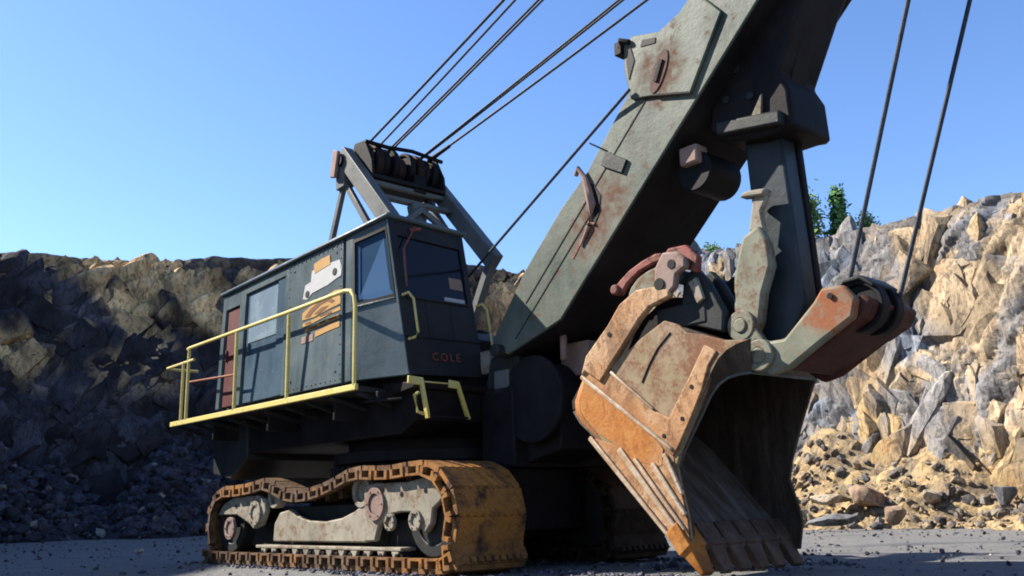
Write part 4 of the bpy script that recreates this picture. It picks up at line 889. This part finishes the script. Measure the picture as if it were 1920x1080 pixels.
# ---- dipper
YN, YF = 1.10, -1.90
side = [(6.12, 3.58), (6.80, 3.70), (7.61, 4.12), (8.13, 4.34), (8.41, 4.23), (8.6, 4.05), (8.92, 3.97), (9.38, 3.80), (9.88, 3.74), (9.6, 3.69), (9.40, 3.62), (9.22, 3.50), (9.05, 3.28), (8.90, 3.0), (8.66, 2.60), (8.36, 2.14), (8.20, 1.80), (8.28, 1.4), (8.38, .9), (8.40, .45), (8.29, .30), (7.63, 1.04), (6.64, 2.11), (6.40, 2.46), (6.08, 2.78), (5.98, 2.94), (5.97, 3.14), (6.06, 3.36)]
b = newbm(); prism(b, side, YN - .08, YN); dip = finish('dipper', b, 'dipper', shovel, .012)
b = newbm(); i_ = [(6.64, 2.11), (6.40, 2.46), (6.08, 2.78), (5.98, 2.94), (5.97, 3.14), (6.06, 3.36), (6.12, 3.58)]; m_ = [(6.64, 2.11), (6.28, 2.45), (5.94, 2.74), (5.81, 2.92), (5.80, 3.15), (5.93, 3.38), (6.08, 3.60)]; o_ = [(6.64, 2.11), (6.23, 2.41), (5.85, 2.71), (5.69, 2.92), (5.68, 3.16), (5.86, 3.40), (6.05, 3.62)]
rows = [[b.verts.new(V((p[0], y, p[1]))) for p in q] for q, y in ((i_, YN), (m_, YN - .05), (o_, YN - .20))]
for A_, B_ in zip(rows, rows[1:]):
    for i in range(6): b.faces.new([A_[i], A_[i + 1], B_[i + 1], B_[i]])
finish('rounded_heel', b, 'dipper_pale', dip, 0, 50)
far = [(5.86, 3.39), (6.80, 3.70), (8.07, 4.3), (9.45, 3.82), (9.25, 3.45), (9.12, 3.2), (8.81, 2.53), (8.55, 1.9), (8.47, 1.56), (8.60, 1.1), (8.66, .8), (8.55, .3), (8.3, .30), (6.99, 1.68), (5.85, 2.71), (5.69, 3.0)]
b = newbm(); prism(b, far, YF - .08, YF); finish('dipper_side', b, 'dipper_in', dip, .012)
b = newbm(); prism(b, [(5.70, 2.95), (5.87, 2.71), (6.23, 2.42), (6.64, 2.12), (7.62, 1.06), (8.30, .32), (8.40, .44), (7.72, 1.18), (6.74, 2.24), (6.0, 2.80), (5.84, 3.0)], YF, YN - .08)
finish('dipper_bottom', b, 'dipper_floor', dip, .008)
for k in range(5):
    b = newbm(); y = .75 - k * .6; beam(b, (7.5, y, 1.40), (8.3, y, .58), .12, .03, up=(.7, 0, .7)); finish('floor_bar', b, 'dipper_floor', dip, .015)
b = newbm()
prism(b, [(5.70, 2.98), (5.84, 3.0), (5.84, 3.14), (5.98, 3.36), (6.85, 3.62), (7.65, 4.02), (8.13, 4.23), (9.3, 3.70), (9.34, 3.80), (8.13, 4.32), (7.6, 4.10), (6.80, 3.69), (5.87, 3.38), (5.69, 3.16)], YF, YN - .08)
finish('dipper_back', b, 'dipper_in', dip, .01)
outer = [(8.41, .5), (8.385, .9), (8.285, 1.4), (8.205, 1.80), (8.365, 2.14), (8.665, 2.60), (8.905, 3.0), (9.055, 3.28), (9.225, 3.505), (9.40, 3.625), (9.6, 3.70), (9.9, 3.75)]
inner = [(8.32, .55), (8.30, .9), (8.22, 1.4), (8.08, 1.80), (8.20, 2.05), (8.44, 2.38), (8.64, 2.66), (8.84, 2.95), (9.02, 3.12), (9.22, 3.21), (9.42, 3.24), (9.68, 3.24)]
b = newbm(); A = [b.verts.new(V((a_, YN + .012, z_))) for a_, z_ in outer]; B = [b.verts.new(V((a_, .86, z_))) for a_, z_ in inner]
C2 = [b.verts.new(V((a_ - .10, YN - .06, z_ + .02))) for a_, z_ in outer]
for i in range(11):
    b.faces.new([A[i], A[i + 1], B[i + 1], B[i]]); b.faces.new([A[i], C2[i], C2[i + 1], A[i + 1]]); b.faces.new([B[i], B[i + 1], C2[i + 1], C2[i]])
finish('mouth_rim', b, 'dipper_in', dip)
b = newbm(); tube(b, [(p[0], .86, p[1]) for p in inner[3:]] + [(9.58, .2, 3.27), (9.40, -.8, 3.32), (9.20, YF, 3.38)], .026, 8); finish('rim_edge', b, 'gantry', dip)
b = newbm(); v = [b.verts.new(V(p)) for p in ((9.66, .87, 3.22), (9.90, .87, 3.74), (9.80, .87, 3.80), (9.50, .87, 3.62), (9.20, YF, 3.36), (9.46, YF, 3.80), (9.36, YF, 3.86), (9.08, YF, 3.6))]
for f in ((0, 1, 2, 3), (7, 6, 5, 4), (0, 4, 5, 1), (1, 5, 6, 2), (2, 6, 7, 3), (3, 7, 4, 0)): b.faces.new([v[i] for i in f])
finish('top_lip', b, 'dipper_in', dip, .015)
b = newbm(); prism(b, [(6.12, 3.50), (6.45, 3.36), (7.33, 2.70), (7.70, 2.40), (7.95, 2.1), (7.90, 1.80), (7.39, 1.90), (6.78, 2.28), (6.40, 2.50), (6.10, 2.80), (6.0, 2.96), (6.0, 3.14), (6.06, 3.34)], YN, YN + .02)
finish('wear_skirt', b, 'dipper_pale', dip, .008)
def strip(name, pts, w, y0, y1, mat):
    for p, q, ww in zip(pts, pts[1:], w):
        b = newbm(); d = Vector((q[0] - p[0], 0, q[1] - p[1])).normalized(); n = Vector((-d.z, 0, d.x)) * ww / 2; ex = d * ww * .0
        P = Vector((p[0], 0, p[1])) - ex; Q = Vector((q[0], 0, q[1])) + ex
        prism(b, [(c.x, c.z) for c in (P - n, Q - n * .8, Q + n * .8, P + n)], y0, y1); finish(name, b, mat, dip, .018)
b = newbm(); prism(b, [(6.07, 3.62), (6.22, 3.72), (6.78, 3.60), (7.48, 3.08), (7.80, 2.78), (8.12, 2.62), (8.55, 3.18), (8.98, 3.78), (9.22, 3.64), (9.03, 3.42), (8.86, 3.02), (8.62, 2.62), (8.32, 2.16), (8.16, 1.96), (7.6, 2.42), (6.9, 2.96)], YN, YN + .035)
finish('reinforcing_frame', b, 'dipper_pale', dip, .02)
strip('ridge', [(6.10, 3.58), (8.17, 2.08)], [.085], YN + .02, YN + .09, 'dipper_white')
strip('ridge', [(6.84, 3.58), (7.80, 2.80)], [.06], YN + .02, YN + .07, 'dipper_white')
b = newbm(); prism(b, [(6.25, 2.42), (6.91, 2.22), (7.37, 1.97), (7.80, 1.86), (8.15, 2.05), (8.18, 1.80), (8.27, 1.4), (8.37, .9), (8.39, .48), (8.28, .33), (7.60, 1.08)], YN, YN + .015)
finish('lip_cheek', b, 'dipper_pale', dip, .01)
for p, q, w in (((6.24, 2.42), (8.26, .36), .10), ((6.95, 2.16), (8.32, .56), .12), ((7.30, 1.98), (8.33, .74), .07), ((7.70, 1.86), (8.36, .98), .11), ((7.98, 2.02), (8.33, 1.32), .09)):
    strip('rib', [p, q], [w], YN + .015, YN + .075, 'dipper_white')
b = newbm(); tube(b, [(7.55, YN + .003, 3.30), (7.74, YN + .003, 3.60), (7.95, YN + .003, 3.86), (8.26, YN + .003, 4.10)], .02, 6); finish('weld_groove', b, 'black', dip)
for (a_, z_) in ((8.42, 2.58), (8.66, 3.10), (8.30, 1.42), (8.12, 1.86), (8.0, 2.32)):
    b = newbm(); cyl(b, a_, z_, .04, YN + .03, YN + .045, 12); finish('bolt_hole', b, 'black', dip)
b = newbm(); beam(b, (8.28, YN, .48), (8.28, YF - .05, .48), .24, .16, up=(.66, 0, -.7)); finish('lip', b, 'dipper_floor', dip, .03)
for k in range(6):
    y = .96 - k * .54; b = newbm(); w = .235
    base = Vector((8.06, y, .78)); tip = Vector((8.58, y - .02, .03)); n_ = Vector((.75, 0, .60)); vs = []
    for c_, hh, ww in ((base, .15, w), (base + (tip - base) * .5, .16, w * .98), (base + (tip - base) * .52, .12, w * .85), (tip, .05, w * .60)):
        vs.append([b.verts.new(V(c_ + n_ * hh * sz + Vector((0, ww * sy, 0)))) for sz, sy in ((-1, -1), (1, -1), (1, 1), (-1, 1))])
    for A_, B_ in zip(vs, vs[1:]):
        for i in range(4): b.faces.new([A_[i], A_[(i + 1) % 4], B_[(i + 1) % 4], B_[i]])
    b.faces.new(vs[0]); b.faces.new(vs[-1][::-1])
    finish('tooth', b, 'dipper_rust' if k == 0 else 'tooth_steel', dip, .02)
arm = [(7.58, 4.99), (7.97, 4.98), (8.35, 4.85), (8.34, 4.72), (7.88, 4.62), (7.61, 4.42), (7.32, 4.12), (6.84, 3.66), (6.60, 3.40), (6.22, 3.66), (6.10, 3.58), (6.26, 3.95), (6.85, 4.45), (7.16, 4.79)]
pink = [(8.0, 4.95), (8.05, 5.32), (8.23, 5.56), (8.54, 5.52), (8.72, 5.36), (8.73, 5.2), (8.51, 5.1), (8.46, 4.89), (8.3, 4.78), (8.05, 4.72)]
for y in (YN - .06, YF + .05):
    b = newbm(); prism(b, arm, y, y + .15); ar = finish('hinge_arm', b, 'dipper_pale', dip, .03)
    b = newbm(); prism(b, pink, y - .02, y + .13); pk = finish('hinge_bracket', b, 'mauve', ar, .03)
    for a_, z_, r_, d_ in ((8.43, 5.30, .085, .145), (8.14, 4.99, .11, .155), (6.9, 4.27, .045, .165)):
        b = newbm(); cyl(b, a_, z_, r_, y - .02, y + d_, 16); finish('hinge_pin', b, 'black', ar)
b = newbm(); prism(b, [(6.93, 5.18), (7.1, 5.3), (7.31, 5.43), (7.64, 5.55), (7.96, 5.62), (8.12, 5.60), (8.1, 5.46), (7.90, 5.44), (7.57, 5.36), (7.27, 5.20), (7.12, 5.04), (6.95, 5.05)], .92, 1.04)
cyl(b, 7.0, 5.12, .10, .86, 1.12, 14); prism(b, [(8.0, 5.4), (8.2, 5.68), (8.6, 5.66), (8.85, 5.4), (8.8, 5.1), (8.6, 5.2)], .8, .96); finish('latch_lever', b, 'red', dip, .025)
b = newbm(); prism(b, [(7.31, 5.11), (7.49, 5.27), (7.75, 5.36), (8.05, 5.40), (8.0, 4.97), (7.47, 4.96), (7.17, 4.86)], .84, 1.0); finish('latch_plate', b, 'green', dip, .03)
b = newbm(); prism(b, [(6.25, 3.72), (7.0, 4.35), (7.9, 4.85), (8.45, 4.75), (8.5, 4.2), (8.1, 4.30), (7.6, 4.08), (6.8, 3.68)], .5, .75); finish('web_plate', b, 'dark', dip, .02)
b = newbm(); tube(b, [(6.5, .95, 3.95), (6.95, .95, 4.65), (7.3, .95, 5.0)], .035, 8); finish('latch_cable', b, 'gantry', dip)
b = newbm(); tube(b, [(8.42, YF, 5.1), (8.42, 1.05, 5.1)], .13, 14); box(b, 7.8, 8.9, -1.7, .9, 4.2, 4.62); finish('back_casting', b, 'darkgreen', dip, .03)
for y in (-.95, -.35, .35, .80):
    b = newbm(); prism(b, [(8.3, 4.3), (9.2, 3.98), (9.25, 4.35), (8.95, 4.95), (8.7, 5.25), (8.45, 5.1)], y - .1, y + .08); ea = finish('lug', b, 'darkgreen', dip, .03)
b = newbm(); prism(b, [(8.62, 4.95), (8.80, 5.02), (8.92, 4.62), (8.78, 4.55)], .90, .98); finish('grease_plate', b, 'frame', dip, .01)

# ---- bail with sheave
bn = [(9.72, 3.35), (9.85, 3.72), (10.3, 3.72), (10.88, 4.22), (11.04, 4.42), (11.40, 4.40), (11.60, 4.15), (11.52, 3.86), (10.96, 3.57), (10.35, 3.23), (10.0, 3.15)]
bail = None
b = newbm(); prism(b, bn, .62, .80); bail = finish('bail', b, 'bail_paint', shovel, .04)
b = newbm(); cyl(b, 11.2, 4.25, .05, .82, .84, 12); finish('bolt_hole', b, 'black', bail)
b = newbm(); prism(b, [(a_, z_) for a_, z_ in bn], -.95, -.78); prism(b, [(10.2, 3.22), (10.96, 3.55), (11.4, 3.78), (11.6, 3.90), (11.58, 4.05), (11.3, 3.95), (10.3, 3.42)], -.85, .62)
prism(b, [(11.2, 3.68), (11.62, 3.88), (11.75, 4.12), (11.6, 4.24), (11.3, 4.1)], -.95, .63); finish('bail_crosshead', b, 'rustred', bail, .04)
b = newbm(); ringb(b, 11.38, 4.12, .42, .33, -.36, -.14, 36); ringb(b, 11.38, 4.12, .42, .33, .10, .34, 36); cyl(b, 11.38, 4.12, .34, -.30, .28, 36); finish('equalizer_sheave', b, 'black', bail, .015)
b = newbm(); prism(b, [(11.05, 4.42), (11.2, 4.58), (11.5, 4.60), (11.72, 4.42), (11.68, 4.36), (11.48, 4.52), (11.22, 4.50), (11.1, 4.38)], -.4, .4); finish('sheave_guard', b, 'darkgreen', bail, .02)

# ---- ropes
def rope(name, p, q, r, sag=0.0, n=10, mat='rope'):
    P, Q = Vector(p), Vector(q); b = newbm(); pts = [P.lerp(Q, i / n) - Vector((0, 0, sag * 4 * (i / n) * (1 - i / n))) for i in range(n + 1)]
    tube(b, pts, r, 8); return finish(name, b, mat, shovel)
for (y0, y1) in ((1.04, 2.0), (.70, 1.93), (.36, 1.17), (.28, 1.07), (-.68, -1.5), (-.74, -1.62), (-.98, -2.45)):
    rope('suspension_rope', (-1.62, y0, 10.78), (15, y1, 15.0), .034 if abs(y0) > .9 else .028, .10)
rope('hoist_rope', (11.12, .30, 4.12), (14.55, .45, 13.6), .037); rope('hoist_rope', (11.70, -.32, 4.12), (15.2, -.45, 13.5), .037)
b = newbm(); tube(b, [(-1.55, -.985, 10.79), (-1.15, -1.02, 10.88), (-.7, -1.06, 10.98)], [.08, .06, .05], 8); finish('rope_socket', b, 'dark', shovel)
rope('crowd_rope', (-.83, .21, 5.28), (7.78, 1.25, 8.86), .032)
